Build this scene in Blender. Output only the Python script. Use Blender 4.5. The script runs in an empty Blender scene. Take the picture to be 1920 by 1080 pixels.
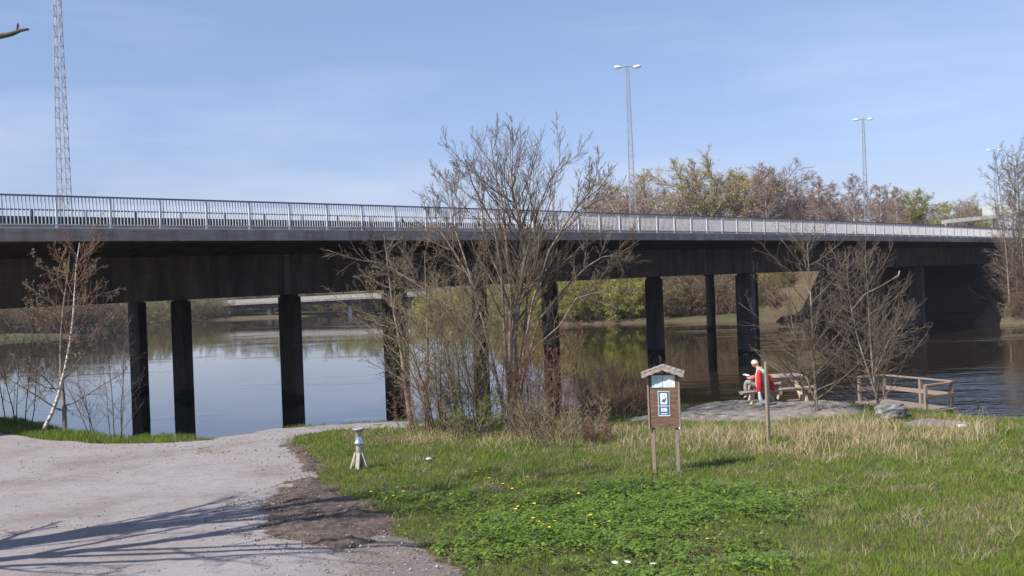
import bpy, bmesh, math, random
import numpy as np
from mathutils import Vector, Matrix

sc = bpy.context.scene
COL = sc.collection
R = math.radians
CZ, F, TH = 5.3, 1900.0, 0.0377          # eye height over the water, focal length in photo pixels, roll

# ------------------------------------------------------------------ photo measurements -> world
def uv(px, py):
    dx, dy = px - 960.0, py - 540.0
    return (dx - TH*dy)/F, (dy + TH*dx)/F
def at(px, py, D):
    u, v = uv(px, py)
    return Vector((u*D, D, CZ - v*D))

# ------------------------------------------------------------------ properties
def tag(o, label=None, cat=None, group=None, kind=None):
    if label: o['label'] = label
    if cat: o['category'] = cat
    if group: o['group'] = group
    if kind: o['kind'] = kind
    return o
def empty(name, loc, rz=0.0):
    o = bpy.data.objects.new(name, None); COL.objects.link(o)
    o.empty_display_size = 0.2
    o.location = loc; o.rotation_euler = (0, 0, rz)
    return o
def copy_tree(o, parent=None):
    c = o.copy(); COL.objects.link(c)
    if parent is not None: c.parent = parent
    for ch in list(o.children): copy_tree(ch, c)
    return c
ORD = ['first','second','third','fourth','fifth','sixth','seventh','eighth','ninth','tenth','eleventh','twelfth',
       'thirteenth','fourteenth','fifteenth','sixteenth','seventeenth','eighteenth','nineteenth','twentieth']

# ------------------------------------------------------------------ fast mesh from numpy
def np_mesh(name, V, faces_list, mats=None, mat_idx=None, smooth=False, colors=None):
    """faces_list: list of (M,k) int arrays"""
    me = bpy.data.meshes.new(name)
    V = np.asarray(V, dtype=np.float32)
    me.vertices.add(len(V)); me.vertices.foreach_set('co', V.ravel())
    faces_list = [f for f in faces_list if len(f)]
    loops = np.concatenate([f.ravel() for f in faces_list]).astype(np.int32)
    tot = np.concatenate([np.full(len(f), f.shape[1], dtype=np.int32) for f in faces_list])
    st = np.concatenate([[0], np.cumsum(tot)[:-1]]).astype(np.int32)
    me.loops.add(len(loops)); me.loops.foreach_set('vertex_index', loops)
    me.polygons.add(len(tot)); me.polygons.foreach_set('loop_start', st)
    try: me.polygons.foreach_set('loop_total', tot)
    except Exception: pass
    if mat_idx is not None: me.polygons.foreach_set('material_index', np.asarray(mat_idx, dtype=np.int32))
    if smooth: me.polygons.foreach_set('use_smooth', np.ones(len(tot), dtype=bool))
    for m in (mats or []): me.materials.append(m)
    if colors is not None:
        at_ = me.color_attributes.new('tint', 'FLOAT_COLOR', 'POINT')
        c = np.ones((len(V), 4), dtype=np.float32); c[:, :3] = colors
        at_.data.foreach_set('color', c.ravel())
    me.update(calc_edges=True); me.validate()
    return me
def link(name, me, parent=None, loc=None, rot=None):
    o = bpy.data.objects.new(name, me); COL.objects.link(o)
    if parent is not None: o.parent = parent
    if loc is not None: o.location = loc
    if rot is not None: o.rotation_euler = rot
    return o

class MB:
    """collects boxes, bars, tubes and lathes into one mesh"""
    def __init__(s): s.v = []; s.f = []
    def add(s, vs, fs):
        n = len(s.v); s.v += [tuple(v) for v in vs]; s.f += [tuple(i+n for i in f) for f in fs]; return s
    def hexa(s, p):
        return s.add(p, [(0,3,2,1),(4,5,6,7),(0,1,5,4),(1,2,6,5),(2,3,7,6),(3,0,4,7)])
    def box(s, c, d, M=None):
        x, y, z = d[0]/2, d[1]/2, d[2]/2
        p = [Vector(q) for q in ((-x,-y,-z),(x,-y,-z),(x,y,-z),(-x,y,-z),(-x,-y,z),(x,-y,z),(x,y,z),(-x,y,z))]
        if M is not None: p = [M @ q for q in p]
        c = Vector(c)
        return s.hexa([q + c for q in p])
    def bar(s, a, b, w, h=None, up=(0,0,1)):
        a, b = Vector(a), Vector(b); h = w if h is None else h
        d = (b-a).normalized(); up = Vector(up)
        if abs(d.dot(up)) > .98: up = Vector((0,1,0)) if abs(d.y) < .9 else Vector((1,0,0))
        sx = d.cross(up).normalized()*w/2; sz = sx.cross(d).normalized()*h/2
        return s.hexa([a-sx-sz, a+sx-sz, b+sx-sz, b-sx-sz, a-sx+sz, a+sx+sz, b+sx+sz, b-sx+sz])
    def tube(s, pts, rad, n=8, cap=True):
        pts = [Vector(p) for p in pts]
        if not hasattr(rad, '__len__'): rad = [rad]*len(pts)
        U = None; rings = []
        for i, p in enumerate(pts):
            d = (pts[min(i+1, len(pts)-1)] - pts[max(i-1, 0)]).normalized()
            if U is None:
                U = d.orthogonal().normalized()
            U = (U - d*U.dot(d)).normalized(); W = d.cross(U)
            rings.append([p + (U*math.cos(a) + W*math.sin(a))*rad[i] for a in [2*math.pi*k/n for k in range(n)]])
        vs = [q for r in rings for q in r]; fs = []
        for i in range(len(pts)-1):
            for k in range(n):
                fs.append((i*n+k, i*n+(k+1) % n, (i+1)*n+(k+1) % n, (i+1)*n+k))
        if cap:
            fs.append(tuple(range(n-1, -1, -1))); fs.append(tuple(range((len(pts)-1)*n, len(pts)*n)))
        return s.add(vs, fs)
    def lathe(s, prof, n=24, c=(0,0,0)):
        vs = [(c[0]+r*math.cos(2*math.pi*k/n), c[1]+r*math.sin(2*math.pi*k/n), c[2]+z) for r, z in prof for k in range(n)]
        m = len(prof)
        fs = [(i*n+k, i*n+(k+1) % n, (i+1)*n+(k+1) % n, (i+1)*n+k) for i in range(m-1) for k in range(n)]
        fs.append(tuple(range(n-1, -1, -1))); fs.append(tuple(range((m-1)*n, m*n)))
        return s.add(vs, fs)
    def build(s, name, mat, parent=None, smooth=False, bevel=0, loc=None, rot=None):
        me = bpy.data.meshes.new(name); me.from_pydata(s.v, [], s.f)
        if mat: me.materials.append(mat)
        bm = bmesh.new(); bm.from_mesh(me); bmesh.ops.recalc_face_normals(bm, faces=bm.faces)
        bm.to_mesh(me); bm.free()
        if smooth: me.polygons.foreach_set('use_smooth', [True]*len(me.polygons))
        o = link(name, me, parent, loc, rot)
        if bevel:
            b = o.modifiers.new('b', 'BEVEL'); b.width = bevel; b.segments = 2; b.limit_method = 'ANGLE'
        return o

# ------------------------------------------------------------------ materials
def newmat(name):
    m = bpy.data.materials.new(name); m.use_nodes = True
    nt = m.node_tree; b = nt.nodes['Principled BSDF']
    return m, nt, b
def ramp(nt, fac, stops):
    r = nt.nodes.new('ShaderNodeValToRGB')
    cr = r.color_ramp
    while len(cr.elements) < len(stops): cr.elements.new(0.5)
    for e, (p, c) in zip(cr.elements, stops):
        e.position = p; e.color = (*c, 1) if len(c) == 3 else c
    nt.links.new(fac, r.inputs[0]); return r.outputs[0]
def noise(nt, scale, detail=4, rough=.6, vec=None, stretch=None, coord='Object'):
    n = nt.nodes.new('ShaderNodeTexNoise'); n.inputs['Scale'].default_value = scale
    n.inputs['Detail'].default_value = detail; n.inputs['Roughness'].default_value = rough
    if vec is None:
        t = nt.nodes.new('ShaderNodeTexCoord'); vec = t.outputs[coord]
    if stretch:
        mp = nt.nodes.new('ShaderNodeMapping'); mp.inputs['Scale'].default_value = stretch
        nt.links.new(vec, mp.inputs[0]); vec = mp.outputs[0]
    nt.links.new(vec, n.inputs['Vector'])
    return n.outputs['Fac']
def mixc(nt, fac, a, b, mode='MIX'):
    m = nt.nodes.new('ShaderNodeMix'); m.data_type = 'RGBA'; m.blend_type = mode
    if isinstance(fac, (int, float)): m.inputs[0].default_value = fac
    else: nt.links.new(fac, m.inputs[0])
    for i, c in ((6, a), (7, b)):
        if isinstance(c, tuple): m.inputs[i].default_value = (*c, 1) if len(c) == 3 else c
        else: nt.links.new(c, m.inputs[i])
    return m.outputs[2]
def bump(nt, b, h, strength=.3, dist=.02):
    n = nt.nodes.new('ShaderNodeBump'); n.inputs['Strength'].default_value = strength
    n.inputs['Distance'].default_value = dist
    nt.links.new(h, n.inputs['Height']); nt.links.new(n.outputs[0], b.inputs['Normal'])
def mat_noise(name, c1, c2, scale=5, rough=.8, detail=5, stretch=None, bmp=0, bdist=.01, metal=0, lo=.35, hi=.65, c3=None, spec=.3, world=False):
    m, nt, b = newmat(name)
    vec = None
    if world:
        g = nt.nodes.new('ShaderNodeNewGeometry'); vec = g.outputs['Position']
    f = noise(nt, scale, detail, .62, vec=vec, stretch=stretch)
    st = [(lo, c1), (hi, c2)]
    if c3: st.append((min(hi+.15, 1), c3))
    nt.links.new(ramp(nt, f, st), b.inputs['Base Color'])
    b.inputs['Roughness'].default_value = rough; b.inputs['Metallic'].default_value = metal
    b.inputs['Specular IOR Level'].default_value = spec
    if bmp:
        f2 = noise(nt, scale*3, 5, .7, vec=vec, stretch=stretch); bump(nt, b, f2, bmp, bdist)
    return m
def mat_tint(name, rough=.7, trans=0.0, spec=.2):
    """colour of every blade or leaf stored on the mesh itself"""
    m, nt, b = newmat(name)
    a = nt.nodes.new('ShaderNodeVertexColor'); a.layer_name = 'tint'
    nt.links.new(a.outputs[0], b.inputs['Base Color'])
    b.inputs['Roughness'].default_value = rough; b.inputs['Specular IOR Level'].default_value = spec
    if trans:
        tr = nt.nodes.new('ShaderNodeBsdfTranslucent'); nt.links.new(a.outputs[0], tr.inputs[0])
        mx = nt.nodes.new('ShaderNodeMixShader'); mx.inputs[0].default_value = trans
        nt.links.new(b.outputs[0], mx.inputs[1]); nt.links.new(tr.outputs[0], mx.inputs[2])
        nt.links.new(mx.outputs[0], nt.nodes['Material Output'].inputs[0])
    return m

M = {}
# weathered concrete, streaked downwards
def concrete(name, ca, cb, cs, streak=.6):
    m, nt, b = newmat(name)
    g = nt.nodes.new('ShaderNodeNewGeometry')
    f1 = noise(nt, .7, 6, .65, vec=g.outputs['Position'])
    base = ramp(nt, f1, [(.3, ca), (.7, cb)])
    f2 = noise(nt, 1.6, 5, .7, vec=g.outputs['Position'], stretch=(1, 1, .12))
    st = ramp(nt, f2, [(.42, (0,0,0)), (.68, (streak,)*3)])
    f3 = noise(nt, 5, 5, .7, vec=g.outputs['Position'], stretch=(.15, .15, 2.2))
    c = mixc(nt, st, base, cs)
    st3 = ramp(nt, f3, [(.45, (0,0,0)), (.75, (.5,)*3)])
    c = mixc(nt, st3, c, cs)
    if name == 'column_concrete':      # wet, algae-dark tide band
        sz = nt.nodes.new('ShaderNodeSeparateXYZ'); nt.links.new(g.outputs['Position'], sz.inputs[0])
        ad = nt.nodes.new('ShaderNodeMath'); ad.operation = 'ADD'; nt.links.new(sz.outputs[2], ad.inputs[0]); nt.links.new(f1, ad.inputs[1])
        c = mixc(nt, ramp(nt, ad.outputs[0], [(.82, (1,1,1)), (.95, (0,0,0))]), c, (.022,.024,.018))
    nt.links.new(c, b.inputs['Base Color']); b.inputs['Roughness'].default_value = .9
    b.inputs['Specular IOR Level'].default_value = .2
    bump(nt, b, noise(nt, 18, 5, .7, vec=g.outputs['Position']), .35, .01)
    return m
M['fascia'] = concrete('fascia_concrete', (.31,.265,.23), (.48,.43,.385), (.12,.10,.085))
M['girder'] = concrete('girder_concrete', (.060,.044,.032), (.105,.080,.060), (.026,.019,.014), .9)  # stained concrete, its colour darkened further for the shade under the cantilever
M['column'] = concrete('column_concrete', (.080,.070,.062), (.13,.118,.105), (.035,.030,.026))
M['pale_concrete'] = mat_noise('pale_concrete', (.36,.33,.31), (.48,.45,.42), 2, .85)
M['asphalt'] = mat_noise('asphalt', (.045,.045,.047), (.07,.07,.07), 8, .9, world=True)
M['galv'] = mat_noise('galvanised_steel', (.55,.54,.55), (.70,.69,.70), 9, .55, spec=.4)
M['rail_dark'] = mat_noise('weathered_handrail', (.20,.20,.22), (.28,.28,.31), 9, .6, metal=.3, spec=.4)
M['barrier'] = mat_noise('green_barrier', (.030,.065,.055), (.05,.095,.08), 3, .6)
M['mast'] = mat_noise('mast_steel', (.28,.29,.31), (.40,.41,.43), 4, .5, metal=.3)
M['lamp'] = mat_noise('lamp_housing', (.75,.75,.72), (.82,.82,.80), 4, .4)
M['lamp_glass'] = mat_noise('lamp_glass', (.55,.55,.52), (.6,.6,.58), 4, .15, spec=.6)
M['wood_grey'] = mat_noise('greyed_timber', (.19,.145,.115), (.33,.265,.215), 14, .85, stretch=(1,1,6), bmp=.4, bdist=.004)
M['wood_pale'] = mat_noise('cut_timber', (.45,.35,.24), (.62,.52,.38), 14, .8, bmp=.3, bdist=.004)
M['wood_red'] = mat_noise('reddish_timber', (.38,.19,.11), (.48,.27,.17), 12, .8)
M['log'] = mat_noise('weathered_log', (.26,.21,.185), (.42,.36,.33), 10, .85, bmp=.5, bdist=.006)
M['bark_birch'] = mat_noise('birch_bark', (.10,.08,.07), (.66,.61,.55), 6, .8, stretch=(1,1,3.5), lo=.40, hi=.50, world=True, bmp=.2)
M['bark_grey'] = mat_noise('grey_bark', (.13,.105,.085), (.30,.25,.205), 9, .9, stretch=(1,1,.4), world=True, bmp=.6, bdist=.01, c3=(.34,.27,.12))
M['bark_dark'] = mat_noise('dark_bark', (.075,.06,.05), (.16,.13,.11), 9, .9, world=True, bmp=.5)
M['twig_brown'] = mat_noise('brown_twigs', (.105,.078,.060), (.235,.18,.135), 1.3, .85, world=True)
M['twig_straw'] = mat_noise('straw_twigs', (.20,.155,.09), (.37,.30,.18), 1.3, .85, world=True)
M['twig_red'] = mat_noise('reddish_twigs', (.15,.080,.055), (.28,.165,.115), 1.3, .85, world=True)
M['twig_purple'] = mat_noise('purplish_twigs', (.27,.20,.175), (.40,.31,.28), .3, .85, world=True)
M['leaf'] = mat_tint('bud_leaves', .6, .35)
M['grass'] = mat_tint('grass_blades', .6, .3)
M['straw'] = mat_tint('dry_grass_blades', .7, .2)
M['herb'] = mat_tint('herb_leaves', .5, .3, .3)

# ground: soil, thatch and turf between the blades
def ground_mat():
    m, nt, b = newmat('turf_and_soil')
    g = nt.nodes.new('ShaderNodeNewGeometry'); P = g.outputs['Position']
    f1 = noise(nt, .35, 5, .6, vec=P); f2 = noise(nt, 6, 6, .7, vec=P); f3 = noise(nt, 45, 4, .7, vec=P)
    c = ramp(nt, f2, [(.32, (.035,.05,.018)), (.5, (.075,.09,.032)), (.68, (.19,.15,.085))])
    c2 = ramp(nt, f3, [(.3, (.05,.04,.025)), (.7, (.17,.15,.09))])
    c = mixc(nt, .35, c, c2)
    brown = ramp(nt, f1, [(.45, (0,0,0)), (.65, (.7,.7,.7))])
    c = mixc(nt, brown, c, ramp(nt, f2, [(.3, (.10,.075,.045)), (.7, (.24,.19,.12))]))
    sp = nt.nodes.new('ShaderNodeSeparateXYZ'); nt.links.new(P, sp.inputs[0])
    mr = nt.nodes.new('ShaderNodeMapRange'); mr.inputs[1].default_value = 60; mr.inputs[2].default_value = 75; nt.links.new(sp.outputs[1], mr.inputs[0])
    ff = noise(nt, .09, 4, .6, vec=P)
    wood = mixc(nt, ramp(nt, ff, [(.47, (0,0,0)), (.58, (1,1,1))]), ramp(nt, f2, [(.3, (.055,.042,.028)), (.7, (.17,.13,.085))]), (.080,.078,.040))
    c = mixc(nt, mr.outputs[0], c, wood)
    nt.links.new(c, b.inputs['Base Color']); b.inputs['Roughness'].default_value = .95
    b.inputs['Specular IOR Level'].default_value = .1
    bump(nt, b, f3, .7, .04)
    return m
M['ground'] = ground_mat()
def path_mat():
    m, nt, b = newmat('worn_path_surface')
    g = nt.nodes.new('ShaderNodeNewGeometry'); P = g.outputs['Position']
    f1 = noise(nt, .45, 6, .65, vec=P); f2 = noise(nt, 70, 3, .6, vec=P); f3 = noise(nt, 2.6, 6, .7, vec=P)
    v = nt.nodes.new('ShaderNodeTexVoronoi'); v.inputs['Scale'].default_value = 62; nt.links.new(P, v.inputs['Vector'])
    stone = ramp(nt, v.outputs['Distance'], [(.0, (.60,.57,.56)), (.3, (.34,.315,.31)), (.75, (.17,.15,.145))])
    f4 = noise(nt, 21, 5, .75, vec=P)
    base = mixc(nt, .55, ramp(nt, f2, [(.3, (.20,.185,.188)), (.7, (.36,.335,.342))]), ramp(nt, f4, [(.38, (.18,.162,.16)), (.62, (.39,.365,.372))]))
    c = mixc(nt, .45, base, stone)
    big = ramp(nt, f1, [(.34, (.78,.72,.69)), (.46, (.97,.95,.94)), (.6, (1.06,1.05,1.06))])
    c = mixc(nt, 1.0, c, big, 'MULTIPLY')
    dirt = ramp(nt, f3, [(.50, (0,0,0)), (.74, (.75,.75,.75))])
    c = mixc(nt, dirt, c, (.21,.165,.14))
    # a few old cracks
    vc = nt.nodes.new('ShaderNodeTexVoronoi'); vc.feature = 'DISTANCE_TO_EDGE'; vc.inputs['Scale'].default_value = .23
    wv = nt.nodes.new('ShaderNodeVectorMath'); wv.operation = 'ADD'
    nz = nt.nodes.new('ShaderNodeTexNoise'); nz.inputs['Scale'].default_value = 1.3; nz.inputs['Detail'].default_value = 5
    nt.links.new(P, nz.inputs['Vector']); nt.links.new(P, wv.inputs[0]); nt.links.new(nz.outputs['Color'], wv.inputs[1])
    nt.links.new(wv.outputs[0], vc.inputs['Vector'])
    cr = ramp(nt, vc.outputs['Distance'], [(.0, (.35,.35,.35)), (.006, (0,0,0))])
    c = mixc(nt, cr, c, (.10,.078,.06))
    nt.links.new(c, b.inputs['Base Color']); b.inputs['Roughness'].default_value = .9
    b.inputs['Specular IOR Level'].default_value = .2
    bump(nt, b, mixc(nt, .5, v.outputs['Distance'], noise(nt, 25, 6, .75, vec=P)), .35, .015)
    return m
M['path'] = path_mat()
M['soil'] = mat_noise('bare_soil', (.07,.052,.042), (.20,.155,.13), 9, .95, detail=10, bmp=1, bdist=.05, c3=(.33,.27,.23), world=True)
M['gravel'] = mat_noise('gravel', (.13,.105,.09), (.31,.265,.24), 26, .9, detail=4, bmp=.9, bdist=.02, world=True, c3=(.5,.45,.42))
M['rock'] = mat_noise('bedrock', (.11,.095,.082), (.29,.26,.235), 3.2, .9, detail=9, bmp=.8, bdist=.03, c3=(.46,.43,.40), world=True)
M['boulder'] = mat_noise('lichened_rock', (.09,.095,.09), (.24,.25,.24), 5, .9, detail=9, bmp=.9, bdist=.03, c3=(.42,.44,.37), world=True, lo=.4, hi=.56)

def water_mat():
    m, nt, b = newmat('river_water')
    g = nt.nodes.new('ShaderNodeNewGeometry'); P = g.outputs['Position']
    b.inputs['Base Color'].default_value = (.022,.017,.010, 1)
    b.inputs['Roughness'].default_value = .015; b.inputs['IOR'].default_value = 1.333
    b.inputs['Specular IOR Level'].default_value = .5
    # rippled water by the near right bank and in drifting streaks; calm elsewhere
    sep = nt.nodes.new('ShaderNodeSeparateXYZ'); nt.links.new(P, sep.inputs[0])
    def mr(v, a, b_, c, d):
        r = nt.nodes.new('ShaderNodeMapRange'); r.inputs[1].default_value = a; r.inputs[2].default_value = b_
        r.inputs[3].default_value = c; r.inputs[4].default_value = d; nt.links.new(v, r.inputs[0]); return r.outputs[0]
    def mth(op, a, b_):
        x = nt.nodes.new('ShaderNodeMath'); x.operation = op; x.use_clamp = False
        for i, q in enumerate((a, b_)):
            if isinstance(q, (int, float)): x.inputs[i].default_value = q
            else: nt.links.new(q, x.inputs[i])
        return x.outputs[0]
    big = noise(nt, .05, 4, .6, vec=P, stretch=(1, 2.2, 1))
    streak = mr(big, .56, .68, 0, 1)
    right = mth('MULTIPLY', mr(sep.outputs[0], 8, 17, 0, 1), mr(sep.outputs[1], 40, 62, 1, 0))
    right = mth('ADD', right, mth('MULTIPLY', mr(big, .5, .6, 0, .8), mr(sep.outputs[0], 14, 30, 0, 1)))
    amt = mth('ADD', mth('MULTIPLY', streak, .05), mth('MULTIPLY', right, .75))
    amt = mth('ADD', amt, .012)
    h1 = noise(nt, 1.7, 3, .5, vec=P, stretch=(.8, 1.7, 1)); h2 = noise(nt, .35, 2, .5, vec=P, stretch=(.6, 1.6, 1))
    h = mth('ADD', mth('MULTIPLY', h1, .35), mth('MULTIPLY', h2, 1.0))
    h = mth('MULTIPLY', h, amt)
    bp = nt.nodes.new('ShaderNodeBump'); bp.inputs['Strength'].default_value = 1.0; bp.inputs['Distance'].default_value = .30
    nt.links.new(h, bp.inputs['Height']); nt.links.new(bp.outputs[0], b.inputs['Normal'])
    return m
M['water'] = water_mat()

# ------------------------------------------------------------------ value noise in numpy
_rs = np.random.RandomState(7); _tab = _rs.rand(256, 256)
def vnoise(x, y):
    xi = np.floor(x).astype(int); yi = np.floor(y).astype(int); fx = x-xi; fy = y-yi
    fx = fx*fx*(3-2*fx); fy = fy*fy*(3-2*fy)
    a = _tab[xi % 256, yi % 256]; b = _tab[(xi+1) % 256, yi % 256]; c = _tab[xi % 256, (yi+1) % 256]; d = _tab[(xi+1) % 256, (yi+1) % 256]
    return (a*(1-fx)+b*fx)*(1-fy) + (c*(1-fx)+d*fx)*fy
def fbm(x, y, o=4):
    s = 0; a = 1; t = 0
    for i in range(o):
        s = s + a*vnoise(x*2**i + 17*i, y*2**i + 31*i); t += a; a *= .5
    return s/t

# ------------------------------------------------------------------ bridge axes
P0 = np.array([-15.35, 32.5]); DV = np.array([.673, .740]); DV = DV/np.linalg.norm(DV); NV = np.array([-DV[1], DV[0]])
def sn(x, y): return (x-P0[0])*DV[0] + (y-P0[1])*DV[1], (x-P0[0])*NV[0] + (y-P0[1])*NV[1]
def top_z(s): return 7.78 + .0125*s - .00005*s*s
def bp_(s, n, z): q = P0 + DV*s + NV*n; return Vector((q[0], q[1], z))
def ray_n(px, py, n):            # distance where the sight line of a pixel meets the vertical plane n
    u, v = uv(px, py)
    return (n + P0 @ NV)/(u*NV[0] + NV[1])
BW = 28.0

# ------------------------------------------------------------------ terrain
EX = np.array([-400,-40,-18.4,-14.6,-11.9,-8.5,-6.9,-4.0,0,3.3,5.2,7.3,9.8,11.0,11.9,12.9,20,60,400.])
EY = np.array([ 200, 47, 36.2,32.0,29.4,28.2,29.9,30.6,30.2,29.7,31.8,32.2,31.4,29.0,26.9,25.8,24,20,10.])
FS = np.array([(-2500,60),(-400,120),(-120,150),(-81,158),(-73,166),(-84,240),(-72,256),(-50,264),(-36,266),(-8,205),(5,137),(22,134.5),(29,126),(34,121.5),
               (44,115),(51,109.8),(54,107.3),(62,104),(120,98),(400,80),(2500,0)], dtype=float)
def far_dist(x, y):
    best = np.full(x.shape, 1e9); sg = np.zeros(x.shape)
    for a, b in zip(FS[:-1], FS[1:]):
        d = b-a; L = d @ d
        t = np.clip(((x-a[0])*d[0] + (y-a[1])*d[1])/L, 0, 1)
        qx = x-a[0]-t*d[0]; qy = y-a[1]-t*d[1]
        dd = np.hypot(qx, qy); cr = d[0]*(y-a[1]) - d[1]*(x-a[0])
        m = dd < best; best = np.where(m, dd, best); sg = np.where(m, np.sign(cr), sg)
    return best*sg
def land0(y): return np.interp(y, [-60,-30,-5,0,6,12,20,30,60], [3.9,3.6,3.8,3.7,2.75,1.95,1.52,1.42,1.4])
def height(x, y, detail=True):
    x = np.asarray(x, float); y = np.asarray(y, float)
    ye = np.interp(x, EX, EY) + (fbm(x*.9, y*.0+3)-.5)*.35
    k = np.interp(x, [9, 12.5], [.55, .155])
    t = y - ye
    h0 = land0(y)
    near = np.where(t < 0, h0, land0(ye) - k*t - .02*np.maximum(t, 0)**1.3)
    near = np.where((t > 0) & (x > 9), np.minimum(near, land0(ye) - k*t - np.maximum(t-8, 0)*.5), near)
    near = np.maximum(near, -2.2)
    if detail:
        near = near + (fbm(x*.8, y*.8)-.5)*.10*np.clip(1-t*.3, 0, 1) + (fbm(x*4+9, y*4)-.5)*.035*(t < .5)
    d = far_dist(x, y)
    fz = np.where(d < 0, np.maximum(d*.3, -2.2), np.minimum(d*.35, .55) + .02*np.clip(d-2, 0, 12) + .09*np.clip(d-14, 0, 110) + (fbm(x*.12, y*.12)-.4)*1.6*np.clip(d/16-.3, 0, 1))
    hills = 28*np.clip((np.hypot(x, y)-330)/500, 0, 1)*fbm(x*.004, y*.004)*np.clip(d/80, 0, 1)
    fz = fz + hills
    s, n = sn(x, y)
    s0 = 116.0
    ds = np.maximum(s0 - s, 0); dn = np.maximum(np.maximum(-1.0-n, n-BW-1), 0)
    emb = (top_z(np.clip(s, 0, 130)) - .12) - np.where(ds > 0, 1.35, 0) - np.hypot(ds, dn)*.62
    emb = np.where((s > 60), emb, -5)
    fz = np.where(d > -4, np.maximum(fz, emb), fz)
    wing = np.minimum(np.minimum((s-90.3)*.55, (.6-n)*4), 3.4 + (s-96)*.3) + (fbm(x*.5, y*.5)-.5)*.5
    wing = np.where((s > 83) & (s < 130) & (n < .8) & (n > -45), wing, -5)
    fz = np.maximum(fz, np.minimum(wing, top_z(110) - 1.5))
    return np.where(y < 70 + 0*x, near, fz)
def hz(x, y, detail=True): return float(height(np.array([float(x)]), np.array([float(y)]), detail)[0])
def hit(px, py, plane=None):
    u, v = uv(px, py); D = 25.0
    for _ in range(40):
        z = hz(u*D, D, False) if plane is None else plane
        D = .5*D + .5*(CZ-z)/v
    return Vector((u*D, D, CZ - v*D))
def gxy(px, py):
    p = hit(px, py); return (p.x, p.y)
def foot(px, py, D=None):
    p = hit(px, py) if D is None else at(px, py, D)
    p.z = hz(p.x, p.y); return p

def axis_pts(segs):
    out = [segs[0][0]]
    for a, b, st in segs:
        n = max(1, int(round((b-a)/st))); out += list(a + (b-a)*(np.arange(n)+1)/n)
    return np.array(out)
GX = axis_pts([(-2600,-600,250),(-600,-150,25),(-150,-26,2.2),(-26,20,.14),(20,44,1.4),(44,62,.4),(62,80,1.4),(80,160,4),(160,600,28),(600,2600,250)])
GY = axis_pts([(-300,-20,20),(-20,8,1),(8,36,.14),(36,52,.8),(52,92,1.6),(92,114,.45),(114,170,1.5),(170,290,4),(290,900,30),(900,3200,300)])
XX, YY = np.meshgrid(GX, GY)
ZZ = height(XX, YY)
def grid_mesh(name, XX, YY, ZZ, mat, mask=None, smooth=True):
    ny, nx = XX.shape
    V = np.stack([XX, YY, ZZ], -1).reshape(-1, 3)
    i = np.arange((ny-1)*(nx-1)); r = i//(nx-1); c = i % (nx-1); a = r*nx+c
    Fq = np.stack([a, a+1, a+nx+1, a+nx], -1)
    if mask is not None:
        mk = mask.reshape(-1); Fq = Fq[mk[Fq].any(axis=1)]
        used = np.unique(Fq); rem = np.full(len(V), -1); rem[used] = np.arange(len(used)); V = V[used]; Fq = rem[Fq]
    return np_mesh(name, V, [Fq], [mat], smooth=smooth)
wx = axis_pts([(-2500,2500,500)]); wy = axis_pts([(18,3000,497)])
WX, WY = np.meshgrid(wx, wy)
tag(link('water', grid_mesh('water', WX, WY, WX*0, M['water'])), 'calm dark river water reflecting the sky', None, None, 'structure')

def poly_sd(x, y, poly):
    """signed distance, positive inside"""
    P = np.array(poly, float); best = np.full(x.shape, 1e9); ins = np.zeros(x.shape, bool)
    for i in range(len(P)):
        a = P[i]; b = P[(i+1) % len(P)]; d = b-a
        t = np.clip(((x-a[0])*d[0]+(y-a[1])*d[1])/max(d @ d, 1e-9), 0, 1)
        best = np.minimum(best, np.hypot(x-a[0]-t*d[0], y-a[1]-t*d[1]))
        if a[1] != b[1]:
            c = ((a[1] > y) != (b[1] > y)) & (x < (b[0]-a[0])*(y-a[1])/(b[1]-a[1])+a[0]); ins ^= c
    return np.where(ins, best, -best)
path_poly = [(-30, 6), (-30, 24)] + [gxy(*p) for p in ((-250,800),(0,812),(100,828),(200,834),(300,833),(395,828))] + \
            [gxy(*p) for p in ((415,823),(530,805),(640,798),(760,792),(800,797),(760,803),(640,806),(555,816),(530,832),(560,852),(580,880),(590,905),(560,922),(530,945),(520,975),(560,1010),(640,1045),(740,1085))] + [(-1.0, 9.5), (0, 4), (-4, 0), (-30, -4)]
soil_poly = [gxy(*p) for p in ((490,975),(505,945),(560,910),(560,880),(545,850),(510,838),(560,832),(590,862),(600,905),(640,930),(720,965),(735,1000),(720,1022),(640,1038),(560,1030),(505,1005))]
_sel = (XX > -32) & (XX < 4) & (YY > -6) & (YY < 36)
_g = np.maximum(poly_sd(XX[_sel], YY[_sel], path_poly), poly_sd(XX[_sel], YY[_sel], soil_poly))
ZZ[_sel] -= .13*np.clip((_g-.35)*2, 0, 1)
tag(link('ground', grid_mesh('ground', XX, YY, ZZ, M['ground'])), 'turf and soil of both river banks', None, None, 'structure')
fx = np.arange(-30, 2.5, .1); fy = np.arange(3, 34, .1)
PX, PY = np.meshgrid(fx, fy)
pn = (fbm(PX*1.3, PY*1.3)-.5)*.55 + (fbm(PX*6, PY*6)-.5)*.22
psd = poly_sd(PX, PY, path_poly) + pn*.6
PZ = height(PX, PY, False) + (fbm(PX*.4, PY*.4)-.5)*.05 + (fbm(PX*5, PY*5)-.5)*.02 + .03 + np.clip(psd*.35, -.16, .016)
tag(link('path', grid_mesh('path', PX, PY, PZ, M['path'], psd > -.35)), 'pale worn path surface on the near bank', None, None, 'structure')
sx_ = np.arange(-8.5, 3, .06); sy_ = np.arange(8, 26, .06)
SX, SY = np.meshgrid(sx_, sy_)
sn_ = (fbm(SX*1.6+5, SY*1.6)-.5)*1.1 + (fbm(SX*7, SY*7)-.5)*.7
ssd = poly_sd(SX, SY, soil_poly) + sn_*.8
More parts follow.
